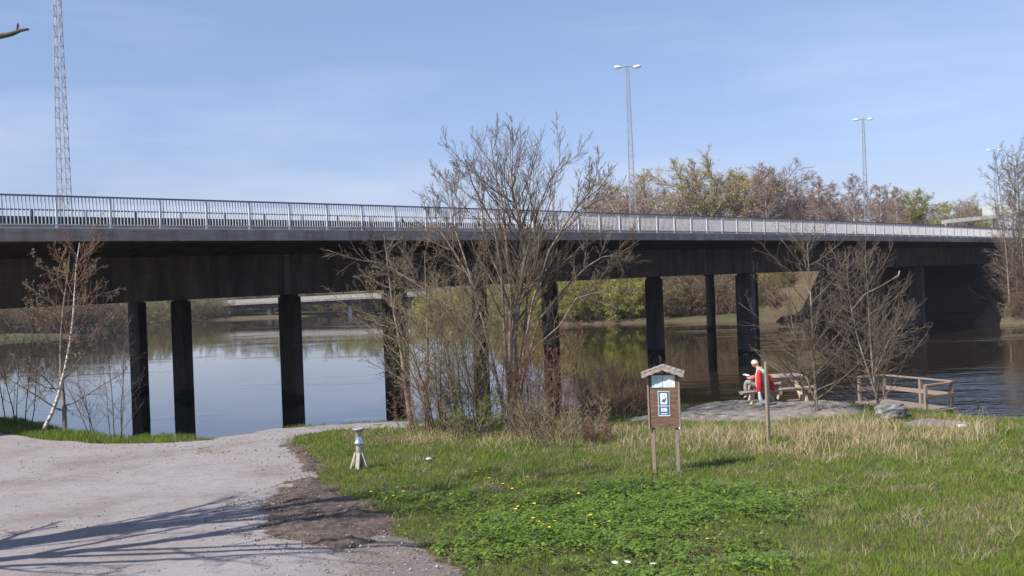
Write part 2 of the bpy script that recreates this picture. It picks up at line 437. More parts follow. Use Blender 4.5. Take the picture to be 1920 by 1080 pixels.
lump = (np.maximum(fbm(SX*2.6+40, SY*2.6, 5)-.50, 0)*.26 + np.maximum(fbm(SX*9+4, SY*9, 3)-.5, 0)*.12)*np.clip(ssd*2, 0, 1)*np.interp(SX, [-5.5, -3.5], [.25, 1])
SZ = height(SX, SY, False) + (fbm(SX*.4, SY*.4)-.5)*.05 + .03 + np.clip(ssd*.3, -.16, .04) + lump
tag(link('soil', grid_mesh('soil', SX, SY, SZ, M['soil'], ssd > -.35)), 'dark lumpy bare soil between path and grass', None, None, 'structure')

def sheet(name, polypx, mat, label, lift, mound, step=.07, rough=.08):
    poly = [gxy(*p) if not isinstance(p[0], float) else p for p in polypx]
    P = np.array(poly); a, b = P.min(0)-.6, P.max(0)+.6
    X, Y = np.meshgrid(np.arange(a[0], b[0], step), np.arange(a[1], b[1], step))
    sd = poly_sd(X, Y, poly) + (fbm(X*1.5+3, Y*1.5)-.5)*.5
    Z = height(X, Y) + np.clip(sd*mound, -.3, lift) + (fbm(X*1.1, Y*2.6, 5)-.5)*rough*np.clip(sd*2, 0, 1)
    tag(link(name, grid_mesh(name, X, Y, Z, mat, sd > -.5)), label, None, None, 'structure')
    return poly
ledge1 = sheet('rock_ledge', [(1150,790),(1235,776),(1290,764),(1400,755),(1500,753),(1580,754),(1625,768),(1600,780),(1500,784),(1440,792),(1340,790),(1240,790)], M['rock'], 'flat grey bedrock ledge under the picnic bench', .10, .25, rough=.16)
ledge2 = sheet('rock_ledge', [(395,824),(470,808),(530,804),(640,796),(740,791),(800,794),(790,800),(640,804),(560,812),(480,824)], M['rock'], 'low pale rock edge where the path meets the river', .03, .2, rough=.05)
ledge4 = sheet('gravel', [(540,1030),(600,1015),(735,1000),(800,1030),(868,1072),(900,1120),(700,1130),(630,1085)], M['gravel'], 'pinkish grey gravel strip at the bottom of the path edge', .055, .2, rough=.05)
ledge3 = sheet('gravel', [(1690,792),(1740,784),(1800,788),(1820,796),(1780,802),(1700,800)], M['gravel'], 'small gravel patch in front of the wooden jetty', .03, .2, rough=.05)

# ------------------------------------------------------------------ blades (numpy)
def inside(x, y, poly): return poly_sd(x, y, poly)
def scatter(n, box, seed):
    r = np.random.RandomState(seed)
    x = r.uniform(box[0], box[1], n); y = r.uniform(box[2], box[3], n); return r, x, y
def in_view(x, y, m=.03): return (np.abs(x/y) < .505+m) | ((np.abs(x/y) < .80) & (np.abs(x) < 18) & (_tab[(x*97).astype(int) % 256, (y*89).astype(int) % 256] < .55))
def blades(name, x, y, h, w, lean, col, mat, r, segs=2, label='', wdir=None):
    n = len(x); z = height(x, y) - .01
    a = r.uniform(0, 2*np.pi, n); b = r.uniform(0, 2*np.pi, n) if wdir is None else wdir + r.normal(0, .8, n)
    wx_, wy_ = np.cos(a)*w/2, np.sin(a)*w/2
    lx, ly = np.cos(b)*lean*h, np.sin(b)*lean*h
    V = []; C = []
    for k in range(segs+1):
        t = k/segs; cx = x + lx*t*t; cy = y + ly*t*t; cz = z + h*t*np.sqrt(np.maximum(1-(lean*t)**2*.4, .1)); ww = (1-t*.85)
        V.append(np.stack([cx-wx_*ww, cy-wy_*ww, cz], -1)); V.append(np.stack([cx+wx_*ww, cy+wy_*ww, cz], -1))
        C += [col, col]
    V = np.stack(V, 1).reshape(-1, 3); C = np.stack(C, 1).reshape(-1, 3)
    base = np.arange(n)*(2*(segs+1)); Fq = []
    for k in range(segs):
        Fq.append(np.stack([base+2*k, base+2*k+1, base+2*k+3, base+2*k+2], -1))
    me = np_mesh(name, V, [np.concatenate(Fq)], [mat], colors=C)
    return tag(link(name, me), label, None, None, 'stuff')
def cmix(a, b, t): return np.asarray(a)[None]*(1-t[:, None]) + np.asarray(b)[None]*t[:, None]

dry_poly = [gxy(*p) for p in ((640,812),(800,800),(1000,800),(1150,798),(1240,795),(1440,800),(1600,790),(1700,800),(1850,800),(1870,835),(1700,862),(1540,870),(1400,858),(1250,850),(1100,845),(960,845),(800,842),(690,835))]
tall_poly = [gxy(*p) for p in ((1290,800),(1480,798),(1600,795),(1700,805),(1840,800),(1870,835),(1700,862),(1540,868),(1400,850))]
herb_poly = [gxy(*p) for p in ((650,940),(800,925),(960,920),(1100,900),(1300,905),(1480,920),(1560,960),(1600,1000),(1500,1060),(1400,1100),(860,1100),(800,1030),(740,985))]
def clear_mask(x, y):
    m = (poly_sd(x, y, path_poly) < -.02 + (fbm(x*6, y*6)-.5)*.3) & (poly_sd(x, y, soil_poly) < (fbm(x*5, y*5)-.5)*.3)
    for p in (ledge1, ledge2, ledge3, ledge4): m &= poly_sd(x, y, p) < 0
    t = y - np.interp(x, EX, EY)
    m &= np.where(x > 11.4, height(x, y, False) > .35, t < .35)
    return m
# short green grass, thinning with distance
r, x, y = scatter(900000, (-20, 19, 9.6, 35), 11)
keep = in_view(x, y) & clear_mask(x, y) & (r.rand(len(x)) < np.clip((15.0/y)**1.1, 0, 1)*.95)
x, y = x[keep], y[keep]; n = len(x)
sd = poly_sd(x, y, dry_poly); dryf = np.clip(.5 + sd*.8, 0, 1)
patch = fbm(x*.9+3, y*.9, 4); clump = fbm(x*3.5, y*3.5, 3)
rightf = np.interp(x, [0, 5], [0, .22])
isdry = r.rand(n) < np.clip(.02 + rightf*.22 + (patch-.56)*1.6 + dryf*.45, .01, .9)
near_h = poly_sd(x, y, herb_poly) > 0
g = cmix((.078,.132,.014), (.225,.305,.045), np.clip(clump*.9 + r.rand(n)*.4-.15, 0, 1))
g2 = cmix((.24,.19,.095), (.42,.35,.20), r.rand(n))
col = np.where(isdry[:, None], g2, g)
h = (.035 + .085*clump + r.rand(n)*.04)*np.where(near_h, .7, 1)*np.where(x < -9, 1.6, 1)
w = .0035 + .00035*y*np.ones(n)
blades('grass', x, y, h, w*1.15, r.uniform(.1, .9, n), col, M['grass'], r, 2, 'short green spring grass of the near bank')
# dry standing grass
r, x, y = scatter(200000, (-8, 17, 18, 33), 12)
sd = poly_sd(x, y, dry_poly) + (fbm(x*.8, y*.8)-.5)*1.2
tall = poly_sd(x, y, tall_poly) > -.2
dens = np.clip(.25+sd*.6, 0, 1)*np.where(tall, .5, .30)*np.clip((fbm(x*1.5+7, y*1.5, 4)-.47)*9, 0, 1)
keep = in_view(x, y) & clear_mask(x, y) & (r.rand(len(x)) < dens)
x, y, tall = x[keep], y[keep], tall[keep]; n = len(x)
cl = fbm(x*1.4+7, y*1.4)
h = np.where(tall, .12 + .75*r.rand(n)**1.4*cl*1.2, .08 + .26*r.rand(n))*np.where(x > 9, 1.1, 1)
col = cmix((.38,.29,.155), (.66,.55,.35), r.rand(n)); red = r.rand(n) < .2
col = np.where(red[:, None], col*np.array([.85,.68,.62]), col)
blades('dry_grass', x, y, h, np.full(n, .010), r.uniform(.05, 1.25, n), col, M['straw'], r, 3, 'tall straw coloured dry grass along the river edge')
# scattered dead tufts flattened in the meadow
r, tx, ty = scatter(620, (-3, 15, 11, 28), 21)
keep = in_view(tx, ty) & clear_mask(tx, ty) & (poly_sd(tx, ty, herb_poly) < .3); tx, ty = tx[keep], ty[keep]
m_ = 34; x = np.repeat(tx, m_) + r.normal(0, .12, len(tx)*m_); y = np.repeat(ty, m_) + r.normal(0, .10, len(tx)*m_); n = len(x)
blades('dead_grass', x, y, r.uniform(.06, .24, n), np.full(n, .008), r.uniform(.6, 1.5, n), cmix((.27,.20,.12), (.50,.42,.28), r.rand(n)), M['straw'], r, 2, 'flattened pale tufts of dead grass in the meadow')
# broad-leaved ground cover
r, x, y = scatter(120000, (-4, 9, 9.6, 21), 13)
sd = poly_sd(x, y, herb_poly)*.7 + (fbm(x*.7, y*.7, 5)-.5)*3.4 - .2
keep = in_view(x, y) & clear_mask(x, y) & (r.rand(len(x)) < np.clip(.3+sd*.9, 0, 1)*np.clip(fbm(x*2+2, y*2)*1.6-.3, .1, 1)*.62)
x, y = x[keep], y[keep]; n = len(x)
def leaflets(name, x, y, r, size, hmin, hmax, ca, cb, label, per=3):
    n = len(x)
    z0 = height(x, y); hh = r.uniform(hmin, hmax, n)*(.6 + .8*fbm(x*2.2, y*2.2))
    V = []; Fq = []; C = []
    cc = cmix(ca, cb, np.clip(r.rand(n)*.7 + fbm(x*3, y*3)*.3, 0, 1))
    a0 = r.uniform(0, 6.28, n)
    for k in range(per):
        a = a0 + k*2*np.pi/per + r.normal(0, .25, n); s = size*r.uniform(.45, 1.5, n); tl = r.uniform(-.5, .35, n)
        dx, dy = np.cos(a), np.sin(a); qx, qy = -dy, dx
        for (f, g_, up) in ((.05, 0, 0), (.55, -.38, -.06), (1.15, 0, -.12), (.55, .38, -.06)):
            V.append(np.stack([x + dx*s*f + qx*s*g_, y + dy*s*f + qy*s*g_, z0 + hh + s*f*tl + s*up], -1)); C.append(cc)
    V = np.stack(V, 1).reshape(-1, 3); C = np.stack(C, 1).reshape(-1, 3)
    b = np.arange(n*per)*4; Fq = np.stack([b, b+1, b+2, b+3], -1)
    return tag(link(name, np_mesh(name, V, [Fq], [M['herb']], colors=C)), label, None, None, 'stuff')
leaflets('ground_cover', x, y, r, .050, .05, .17, (.060,.120,.014), (.215,.32,.045), 'bright green broad leaved ground cover in the foreground')
# fallen leaves and chips by the path edge
litter_polys = [[gxy(*p) for p in ((505,840),(560,836),(600,870),(605,900),(570,895),(545,868))], [gxy(*p) for p in ((385,842),(455,840),(460,852),(385,853))],
                [gxy(*p) for p in ((420,960),(560,900),(640,940),(820,1040),(860,1080),(700,1080),(560,1030),(450,1000))],
                [gxy(*p) for p in ((690,812),(800,820),(800,836),(720,834))]]
r, x, y = scatter(90000, (-9, 2, 10, 29), 14)
d0 = np.maximum.reduce([poly_sd(x, y, p) for p in litter_polys])
keep = (d0 > -.2) & (r.rand(len(x)) < np.where(poly_sd(x, y, litter_polys[2]) > 0, .09, .28)); x, y = x[keep], y[keep]; n = len(x)
z0 = height(x, y) + .035; a = r.uniform(0, 6.28, n); s = r.uniform(.012, .04, n)
V = np.stack([np.stack([x+np.cos(a+q)*s*e, y+np.sin(a+q)*s*e, z0+r.uniform(-.008, .02, n)], -1) for q, e in ((0,1),(1.6,.6),(3.1,1),(4.7,.55))], 1).reshape(-1, 3)
b = np.arange(n)*4; C = np.repeat(cmix((.13,.075,.045), (.36,.27,.19), r.rand(n)), 4, axis=0)
tag(link('leaf_litter', np_mesh('leaf_litter', V, [np.stack([b,b+1,b+2,b+3], -1)], [M['straw']], colors=C)), 'brown fallen leaves along the edge of the path', None, None, 'stuff')
gr_poly = [gxy(*p) for p in ((430,960),(560,900),(620,930),(720,1000),(880,1085),(600,1100),(520,1040))]
r, x, y = scatter(160000, (-14, 2, 9.8, 29), 15)
sd = poly_sd(x, y, gr_poly); ps = poly_sd(x, y, path_poly)
pr_ = np.where(sd > 0, .08, np.where((ps > -.1) & (ps < 1.2), .06, np.where(ps > 0, .022*np.clip((fbm(x*.6, y*.6)-.4)*6, .3, 2), 0)))
keep = in_view(x, y) & (r.rand(len(x)) < pr_); x, y, sd = x[keep], y[keep], sd[keep]; n = len(x)
s3 = r.uniform(.005, .020, n)*(1+.8*(r.rand(n) < .08)); z0 = height(x, y, False) + (fbm(x*.4, y*.4)-.5)*.05 + .055 + np.where(sd > .1, .035, 0)
oc = np.array([(1,0,0),(0,1,0),(-1,0,0),(0,-1,0),(0,0,.7),(0,0,-.7)], float)
V = np.stack([x, y, z0], -1)[:, None, :] + (oc[None]*r.uniform(.6, 1.3, (n, 6, 3)))*s3[:, None, None]
b = (np.arange(n)*6)[:, None, None]; ft_ = np.array([(0,1,4),(1,2,4),(2,3,4),(3,0,4),(1,0,5),(2,1,5),(3,2,5),(0,3,5)])[None]
C = np.repeat(cmix((.16,.13,.115), (.55,.51,.49), r.rand(n)), 6, axis=0)
tag(link('pebbles', np_mesh('pebbles', V.reshape(-1, 3), [(b+ft_).reshape(-1, 3)], [M['straw']], colors=C)), 'loose small stones strewn over the path and its edge', None, None, 'stuff')
#PART2
# ================================================================== ROAD BRIDGE
S0, S1 = -24.0, 119.0
SP = 1.834
bridge = empty('road_bridge', bp_(45, 14, 0))
tag(bridge, 'long dark concrete road bridge on slab piers across the river', 'bridge')
def child(o, parent): 
    o.parent = parent; o.matrix_parent_inverse = Matrix.Translation(-parent.location) if parent.rotation_euler.z == 0 else parent.matrix_world.inverted()
    return o
svals = np.arange(S0, S1+.1, 2.0)
def prism_along(name, prof, mat, parent, svals=svals):
    """prof: (n, dz) closed profile swept along the bridge"""
    V = []; k = len(prof)
    for s in svals:
        t = top_z(s)
        for n, dz in prof: V.append(tuple(bp_(s, n, t+dz)))
    Fs = []
    for i in range(len(svals)-1):
        for j in range(k): Fs.append((i*k+j, i*k+(j+1) % k, (i+1)*k+(j+1) % k, (i+1)*k+j))
    mb = MB().add(V, Fs + [tuple(range(k)), tuple(range((len(svals)-1)*k, len(svals)*k))])
    o = mb.build(name, mat); return child(o, parent)
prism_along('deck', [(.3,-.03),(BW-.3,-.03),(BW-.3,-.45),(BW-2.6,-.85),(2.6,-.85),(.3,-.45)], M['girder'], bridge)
prism_along('road_surface', [(1.2,.03),(BW-1.2,.03),(BW-1.2,-.025),(1.2,-.025)], M['asphalt'], bridge)
prism_along('edge_beam', [(0,0),(.42,0),(.42,-.40),(0,-.40)], M['fascia'], bridge)
prism_along('edge_beam', [(BW-.42,0),(BW,0),(BW,-.40),(BW-.42,-.40)], M['fascia'], bridge)
prism_along('footway_kerb', [(.421,.13),(1.19,.13),(1.19,-.02),(.421,-.02)], M['fascia'], bridge)
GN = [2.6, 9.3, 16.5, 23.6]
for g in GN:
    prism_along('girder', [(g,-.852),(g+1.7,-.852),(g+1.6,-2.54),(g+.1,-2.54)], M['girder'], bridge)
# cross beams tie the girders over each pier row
ROWS = [s for s in (-2.2,)]
piers = []
def col_from(px, py, n_off): 
    Y = ray_n(px, py, n_off); u, v = uv(px, py); return sn(u*Y, Y)
pl = [(745,700,GN[0]+.85),(548,700,GN[1]+.85),(344,700,GN[2]+.85),(262,700,GN[3]+.85),
      (1399,600,GN[0]+.85),(1228,600,GN[1]+.85),(1032,600,GN[2]+.85),(900,600,GN[3]+.85),
      (1719,560,GN[0]+.85),(1598,560,GN[1]+.85),(1408,545,GN[2]+.85)]
for px, py, n_off in pl: piers.append((*col_from(px, py, n_off), 'slab'))
piers.append((*col_from(1332, 570, GN[3]+.85), 'round'))
def slab_pier(s, n, kind):
    zt = top_z(s) - 2.54
    zb = min(0, hz(*bp_(s, n, 0)[:2])) - 1.0
    mb = MB()
    if kind == 'round':
        p = bp_(s, n, 0); mb.lathe([(.48, zb), (.48, zt-.16)], 24, (p.x, p.y, 0))
    else:
        hn, hs = .66, .27; c = .06
        pr = [(-hs+c,-hn),(hs-c,-hn),(hs,-hn+c),(hs,hn-c),(hs-c,hn),(-hs+c,hn),(-hs,hn-c),(-hs,-hn+c)]
        V = [tuple(bp_(s+a, n+b, z)) for z in (zb, zt-.16) for a, b in pr]; k = 8
        mb.add(V, [(j, (j+1) % k, (j+1) % k+k, j+k) for j in range(k)] + [tuple(range(k)), tuple(range(k, 2*k))])
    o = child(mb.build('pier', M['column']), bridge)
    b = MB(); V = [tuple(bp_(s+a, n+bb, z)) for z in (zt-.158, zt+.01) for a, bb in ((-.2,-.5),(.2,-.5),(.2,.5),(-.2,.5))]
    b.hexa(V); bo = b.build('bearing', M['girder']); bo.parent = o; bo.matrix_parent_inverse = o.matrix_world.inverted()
    bo.matrix_parent_inverse = (Matrix.Translation(bridge.location) @ o.matrix_parent_inverse).inverted() if False else Matrix.Identity(4)
    return o
for p_ in piers: slab_pier(*p_)
for px in (537, 1322, 1680, 1792):
    s_, n_ = col_from(px, 500, GN[0]); mb = MB(); t_ = top_z(s_)
    mb.hexa([tuple(bp_(s_+a, GN[0]+b, t_+c)) for c in (-2.52, -.853) for a, b in ((-.13,-.04),(.13,-.04),(.13,.14),(-.13,.14))])
    child(mb.build('girder_joint', M['column']), bridge)
# railing: posts, baluster panels, handrail, two bottom rails
rail = MB()
ks = list(range(-4, 62))
def rp(k): return (k-.5)*SP
def zrail(s): return top_z(s)
for i in range(len(ks)-1):
    s0, s1 = rp(ks[i]), rp(ks[i+1])
    rail.bar(bp_(s0,.16,zrail(s0)+1.09), bp_(s1,.16,zrail(s1)+1.09), .09, .055)
handrail = child(rail.build('handrail', M['rail_dark']), bridge)
lower = MB()
for i in range(len(ks)-1):
    s0, s1 = rp(ks[i]), rp(ks[i+1])
    for h in (.15, .045): lower.bar(bp_(s0,.16,zrail(s0)+h), bp_(s1,.16,zrail(s1)+h), .045, .045 if h > .1 else .03)
child(lower.build('bottom_rail', M['galv']), bridge)
for k in ks:
    s = rp(k); b = MB(); a = bp_(s,.16,zrail(s)-.03)
    b.bar(a, bp_(s,.16,zrail(s)+1.064), .075, .06, up=(DV[0], DV[1], 0))
    child(b.build('railing_post', M['galv']), bridge)
for k in ks[:-1]:
    b = MB()
    for j in range(1, 15):
        s = rp(k) + j*SP/15
        b.bar(bp_(s,.16,zrail(s)+.16), bp_(s,.16,zrail(s)+1.065), .024, .03, up=(DV[0], DV[1], 0))
    child(b.build('railing_bars', M['galv']), bridge)
# green crash barrier between footway and road
br = MB(); tr = MB()
bs = np.arange(-22, 112, 4.0)
for a, b in zip(bs[:-1], bs[1:]):
    for z, w_, h_ in ((.70, .05, .16), (.48, .05, .16)):
        br.bar(bp_(a,4.6,top_z(a)+z), bp_(b,4.6,top_z(b)+z), w_, h_)
    br.bar(bp_(a,4.63,top_z(a)+.59), bp_(b,4.63,top_z(b)+.59), .03, .12)
    tr.bar(bp_(a,4.6,top_z(a)+1.02), bp_(b,4.6,top_z(b)+1.02), .06, .055)
child(br.build('barrier_beam', M['barrier']), bridge); child(tr.build('barrier_top_rail', M['rail_dark']), bridge)
for i in range(48):
    s = -14 + i*2.0; b = MB(); b.bar(bp_(s,4.68,top_z(s)-.01), bp_(s,4.68,top_z(s)+1.0), .09, .07, up=(DV[0], DV[1], 0))
    b.box(bp_(s+.08,4.68,top_z(s)+.62), (.12,.1,.34), Matrix.Rotation(math.atan2(DV[1], DV[0]), 3, 'Z'))
    child(b.build('barrier_post', M['barrier']), bridge)

# ================================================================== LATTICE LIGHT MASTS
def make_mast():
    root = empty('light_mast', (0,0,0)); H = 14.3
    lat = MB(); nb = 30
    def leg(k, z): 
        r = .36 - .22*z/H; a = math.pi/4 + k*math.pi/2; return Vector((r*math.cos(a), r*math.sin(a), z))
    for k in range(4):
        for i in range(nb): lat.bar(leg(k, H*i/nb), leg(k, H*(i+1)/nb), .034)
    for i in range(nb):
        z0, z1 = H*i/nb, H*(i+1)/nb
        for k in range(4):
            lat.bar(leg(k, z0) if i % 2 else leg((k+1) % 4, z0), leg((k+1) % 4, z1) if i % 2 else leg(k, z1), .016)
            lat.bar(leg(k, z1), leg((k+1) % 4, z1), .018)
    lat.build('lattice', M['mast'], root)
    MB().box((0,0,.04), (.9,.9,.12)).build('base_plate', M['column'], root)
    arm = MB(); arm.tube([(-.62,0,H+.02),(-.2,0,H+.10),(.2,0,H+.10),(.62,0,H+.02)], .035, 8); arm.build('cross_arm', M['mast'], root)
    for s in (-1, 1):
        me = MB(); n = 10; vs = []; 
        prof = [(0,.03),(.06,.09),(.3,.13),(.5,.12),(.62,.06)]
        pts = [(s*(.45+a), 0, H+.02+a*.10) for a, _ in prof]
        me.tube(pts, [q for _, q in prof], 10)
        hd = me.build('lamp_head', M['lamp'], root, smooth=True)
        g = MB(); g.box((s*.80,0,H-.075), (.34,.16,.04)); g.build('lamp_glass', M['lamp_glass'], hd)
    return root
mast0 = make_mast()
ml = ['tall lattice light mast at the far left of the bridge, cut by the frame', 'lattice light mast above the right side of the central bare tree',
      'lattice light mast rising from the row of slender birches', 'farthest small lattice light mast behind the right bank trees']
for i, (px, py) in enumerate(((120,340),(1186,380),(1624,395),(1868,400))):
    o = mast0 if i == 0 else copy_tree(mast0)
    s, n = col_from(px, py, 14.0); p = bp_(s, n, top_z(s)-.02)
    o.location = p; o.rotation_euler = (0, 0, R((-4, 0, -8, -10)[i]))
    tag(o, ml[i], 'light mast', 'lattice light masts along the bridge')

# ================================================================== FAR ROAD BRIDGE, FOOTBRIDGE, BOAT, BUOY
fb = empty('distant_bridge', (-52, 262, 0)); tag(fb, 'distant pale road bridge spanning the river between wooded banks', 'bridge')
def fp(x, z, y=262.0): return (x+52, y-262, z)
xa = np.linspace(-92, -22, 15)
def fz_(x): return 3.75 + .011*(x+75)
for nm, z0, z1, y0, y1, mt in (('parapet', .28, 1.15, -.1, .1, 'pale_concrete'), ('deck', -.25, .28, -.2, 9, 'fascia')):
    mb = MB()
    for a, b in zip(xa[:-1], xa[1:]):
        A, B = fz_(a), fz_(b)
        mb.hexa([fp(a,A+z0,262+y0), fp(b,B+z0,262+y0), fp(b,B+z0,262+y1), fp(a,A+z0,262+y1), fp(a,A+z1,262+y0), fp(b,B+z1,262+y0), fp(b,B+z1,262+y1), fp(a,A+z1,262+y1)])
    mb.build(nm, M[mt], fb)
mb = MB(); fpx = (-63.5, -42.4)
for a, b in zip(np.linspace(-86, -24, 32)[:-1], np.linspace(-86, -24, 32)[1:]):
    def dep(x): return .75 + .75*math.exp(-min(abs(x-q) for q in fpx)/3.5)
    A, B = fz_(a)-.252, fz_(b)-.252
    mb.hexa([fp(a,A-dep(a),263), fp(b,B-dep(b),263), fp(b,B-dep(b),269), fp(a,A-dep(a),269), fp(a,A,263), fp(b,B,263), fp(b,B,269), fp(a,A,269)])
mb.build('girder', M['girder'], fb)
for x in fpx: MB().hexa([fp(x-.5,-2,264), fp(x+.5,-2,264), fp(x+.5,-2,268), fp(x-.5,-2,268), fp(x-.5,2.5,264), fp(x+.5,2.5,264), fp(x+.5,2.5,268), fp(x-.5,2.5,268)]).build('pier', M['pale_concrete'], fb)
for x in (-80,-61,-30): MB().tube([fp(x, 3.9, 263), fp(x, 11, 263)], .07, 6).build('lamp_pole', M['mast'], fb)

ft = empty('footbridge', tuple(at(1845, 410, 150))); tag(ft, 'light grey footbridge ramp with white side panels behind the right bank trees', 'footbridge')
A = at(1771,416,150) - ft.location; B = at(1960,397,150) - ft.location; Cc = at(2120,386,150) - ft.location
mb = MB().bar(A, B, 2.4, .55); mb.bar(B, Cc, 2.4, .55); mb.build('beam', M['pale_concrete'], ft)
M['white_panel'] = mat_noise('white_panels', (.66,.68,.62), (.76,.77,.73), .8, .5)
for i in range(9):
    t0, t1 = .34+i*.16, .34+(i+1)*.16-.008
    a = A.lerp(B, t0)+Vector((0,-1.15,.98)); b = A.lerp(B, t1)+Vector((0,-1.15,.98))
    MB().bar(a, b, .08, 1.35).build('side_panel', M['white_panel'], ft)
for t in (.02, .5, .95):
    a = A.lerp(B, t); MB().bar(a-Vector((0,0,.25)), Vector((a.x, a.y, hz(a.x+ft.location.x, a.y+ft.location.y)-ft.location.z-.3)), .5).build('support', M['pale_concrete'], ft)

p = hit(655, 586, 0.0); bt = empty('motor_boat', p); tag(bt, 'small white motor boat near the distant bridge pier', 'boat')
hull = MB(); st = [(-2.2,.85,.75),(-1,.95,.75),(.6,.9,.8),(1.7,.5,.95),(2.5,.03,1.1)]
vs = []
for x, w, z in st: vs += [(x,-w,z),(x,-w*.75,-.15),(x,w*.75,-.15),(x,w,z)]
fs = [(i*4+j, i*4+(j+1) % 4, i*4+4+(j+1) % 4, i*4+4+j) for i in range(4) for j in range(4)] + [(3,2,1,0), (16,17,18,19)]
M['boat_white'] = mat_noise('boat_white', (.72,.74,.76), (.8,.8,.8), 2, .3); M['boat_blue'] = mat_noise('boat_blue', (.12,.25,.5), (.15,.3,.55), 2, .4)
hull.add(vs, fs).build('hull', M['boat_white'], bt)
MB().hexa([(-.9,-.6,.8),(.7,-.6,.8),(.7,.6,.8),(-.9,.6,.8),(-.7,-.5,1.7),(.3,-.5,1.7),(.3,.5,1.7),(-.7,.5,1.7)]).build('cabin', M['boat_blue'], bt)
bt.rotation_euler.z = R(170)
p = hit(595, 588, 0.0); by = MB().lathe([(.05,-.3),(.45,-.1),(.55,.25),(.35,.6),(.1,.85),(.05,.95)], 14).build('buoy', M['boat_white'], None, True, loc=p)
tag(by, 'white buoy floating left of the white boat', 'buoy')

# ================================================================== INFORMATION BOARD
pb = foot(1250, 888)
ib = empty('information_board', pb, R(-13)); tag(ib, 'brown wooden information board with small shingle roof standing in the meadow', 'sign board')
ib.rotation_euler = (0, R(0), R(-13))
M['board_wood'] = mat_noise('stained_boards', (.105,.060,.040), (.235,.145,.10), 5, .75, stretch=(1,3,9), bmp=.4, bdist=.004, c3=(.36,.25,.18))
for x in (-.235, .235): MB().box((x,.03,.55), (.07,.085,1.5)).build('post', M['wood_grey'], ib, bevel=.006)
pn_ = MB()
nb_ = 11
for i in range(nb_): pn_.box((0,-.035,.895+ (i+.5)*1.07/nb_), (.60,.026+.004*(i % 2),1.07/nb_-.004))
pn_.build('panel', M['board_wood'], ib)
MB().box((0,-.003,1.43), (.585,.035,1.06)).build('backing', M['board_wood'], ib)
for x in (-.30, .30): MB().box((x*1.005,-.02,1.43), (.035,.10,1.13)).build('frame_board', M['wood_grey'], ib, bevel=.004)
rf = empty('roof_pivot', (0,0,0)); bpy.data.objects.remove(rf)
rm = MB()
for sgn in (-1, 1):
    a = Vector((0,0,2.13)); b = Vector((sgn*.42,0,1.985)); 
    n_ = 12; prev = None
    for i in range(n_):           # corrugated slope with a wavy lower edge
        p0 = a.lerp(b, i/n_); p1 = a.lerp(b, (i+1)/n_); w0 = .012*math.sin(i*2.1); w1 = .012*math.sin((i+1)*2.1)
        rm.hexa([p0+Vector((0,-.19,-.014+w0)), p1+Vector((0,-.19,-.014+w1)), p1+Vector((0,.13,-.014)), p0+Vector((0,.13,-.014)),
                 p0+Vector((0,-.19,.012+w0)), p1+Vector((0,-.19,.012+w1)), p1+Vector((0,.13,.012)), p0+Vector((0,.13,.012))])
rm.build('roof', M['log'], ib)
for sgn in (-1, 1):              # scalloped bargeboards under the roof edge
    pr = []; n_ = 16
    for i in range(n_+1):
        t = i/n_; x = sgn*.41*t; zt = 2.112 - .148*t; zb = zt - .06 - .022*abs(math.sin(t*math.pi*3)); pr.append((x, zt, zb))
    v = []; f = []
    for x, zt, zb in pr: v += [(x,-.188,zt),(x,-.188,zb),(x,-.166,zb),(x,-.166,zt)]
    f = [(i*4+j, i*4+(j+1) % 4, i*4+4+(j+1) % 4, i*4+4+j) for i in range(n_) for j in range(4)] + [(0,1,2,3), (n_*4+3, n_*4+2, n_*4+1, n_*4)]
    MB().add(v, f).build('bargeboard', M['log'], ib)
M['paper'] = mat_noise('sun_bleached_paper', (.70,.76,.78), (.80,.82,.80), 9, .8)
M['paper_cyan'] = mat_noise('faded_map_paper', (.50,.72,.76), (.78,.83,.80), 6, .8, c3=(.72,.76,.52))
M['sign_blue'] = mat_noise('sign_blue', (.045,.13,.26), (.055,.15,.29), 5, .45)
M['sign_white'] = mat_noise('sign_white', (.74,.75,.76), (.80,.80,.80), 5, .5)
M['ink'] = mat_noise('ink', (.05,.10,.15), (.07,.13,.18), 5, .6); M['ink_pale'] = mat_noise('pale_print', (.30,.45,.52), (.42,.55,.60), 30, .8)
def plate(name, x0, x1, z0, z1, y, mat, parent, th=.003):
    return MB().box(((x0+x1)/2, y, (z0+z1)/2), (x1-x0, th, z1-z0)).build(name, mat, parent)
n1 = plate('map_sheet', -.225, -.008, 1.69, 1.93, -.054, M['paper_cyan'], ib)
n2 = plate('notice_sheet', .0, .228, 1.69, 1.93, -.054, M['paper'], ib)
plate('photo_frame', -.078, -.018, 1.69, 1.80, -.0575, M['ink_pale'], n1, .002); plate('photo', -.069, -.027, 1.70, 1.79, -.0595, M['paper_cyan'], n1, .002)
for i in range(7): plate('print_line', -.21, -.10, 1.72+i*.028, 1.725+i*.028, -.0565, M['ink_pale'], n1, .001)
mp = MB(); mp.tube([(.085,-.057,1.88),(.10,-.057,1.83),(.12,-.057,1.865),(.145,-.057,1.85),(.15,-.057,1.80)], .006, 5); mp.build('emblem', M['ink_pale'], n2)
for i in range(6): plate('print_line', .03, .20-.03*(i % 2), 1.71+i*.016, 1.713+i*.016, -.0565, M['ink_pale'], n2, .001)
sg = empty('x', (0,0,0)); bpy.data.objects.remove(sg)
sgn_ = plate('sign_plate', -.113, .113, 1.125, 1.62, -.056, M['sign_white'], ib, .006)
def sp(name, x0, x1, z0, z1, mat, d=.0605): return plate(name, x0, x1, z0, z1, -d, mat, sgn_, .002)
sp('blue_field', -.103, .103, 1.145, 1.61, M['sign_blue'])
sp('picture_field', -.066, .066, 1.365, 1.578, M['sign_white'], .0622)
sp('name_band', -.06, .06, 1.305, 1.348, M['paper_cyan'], .0622)
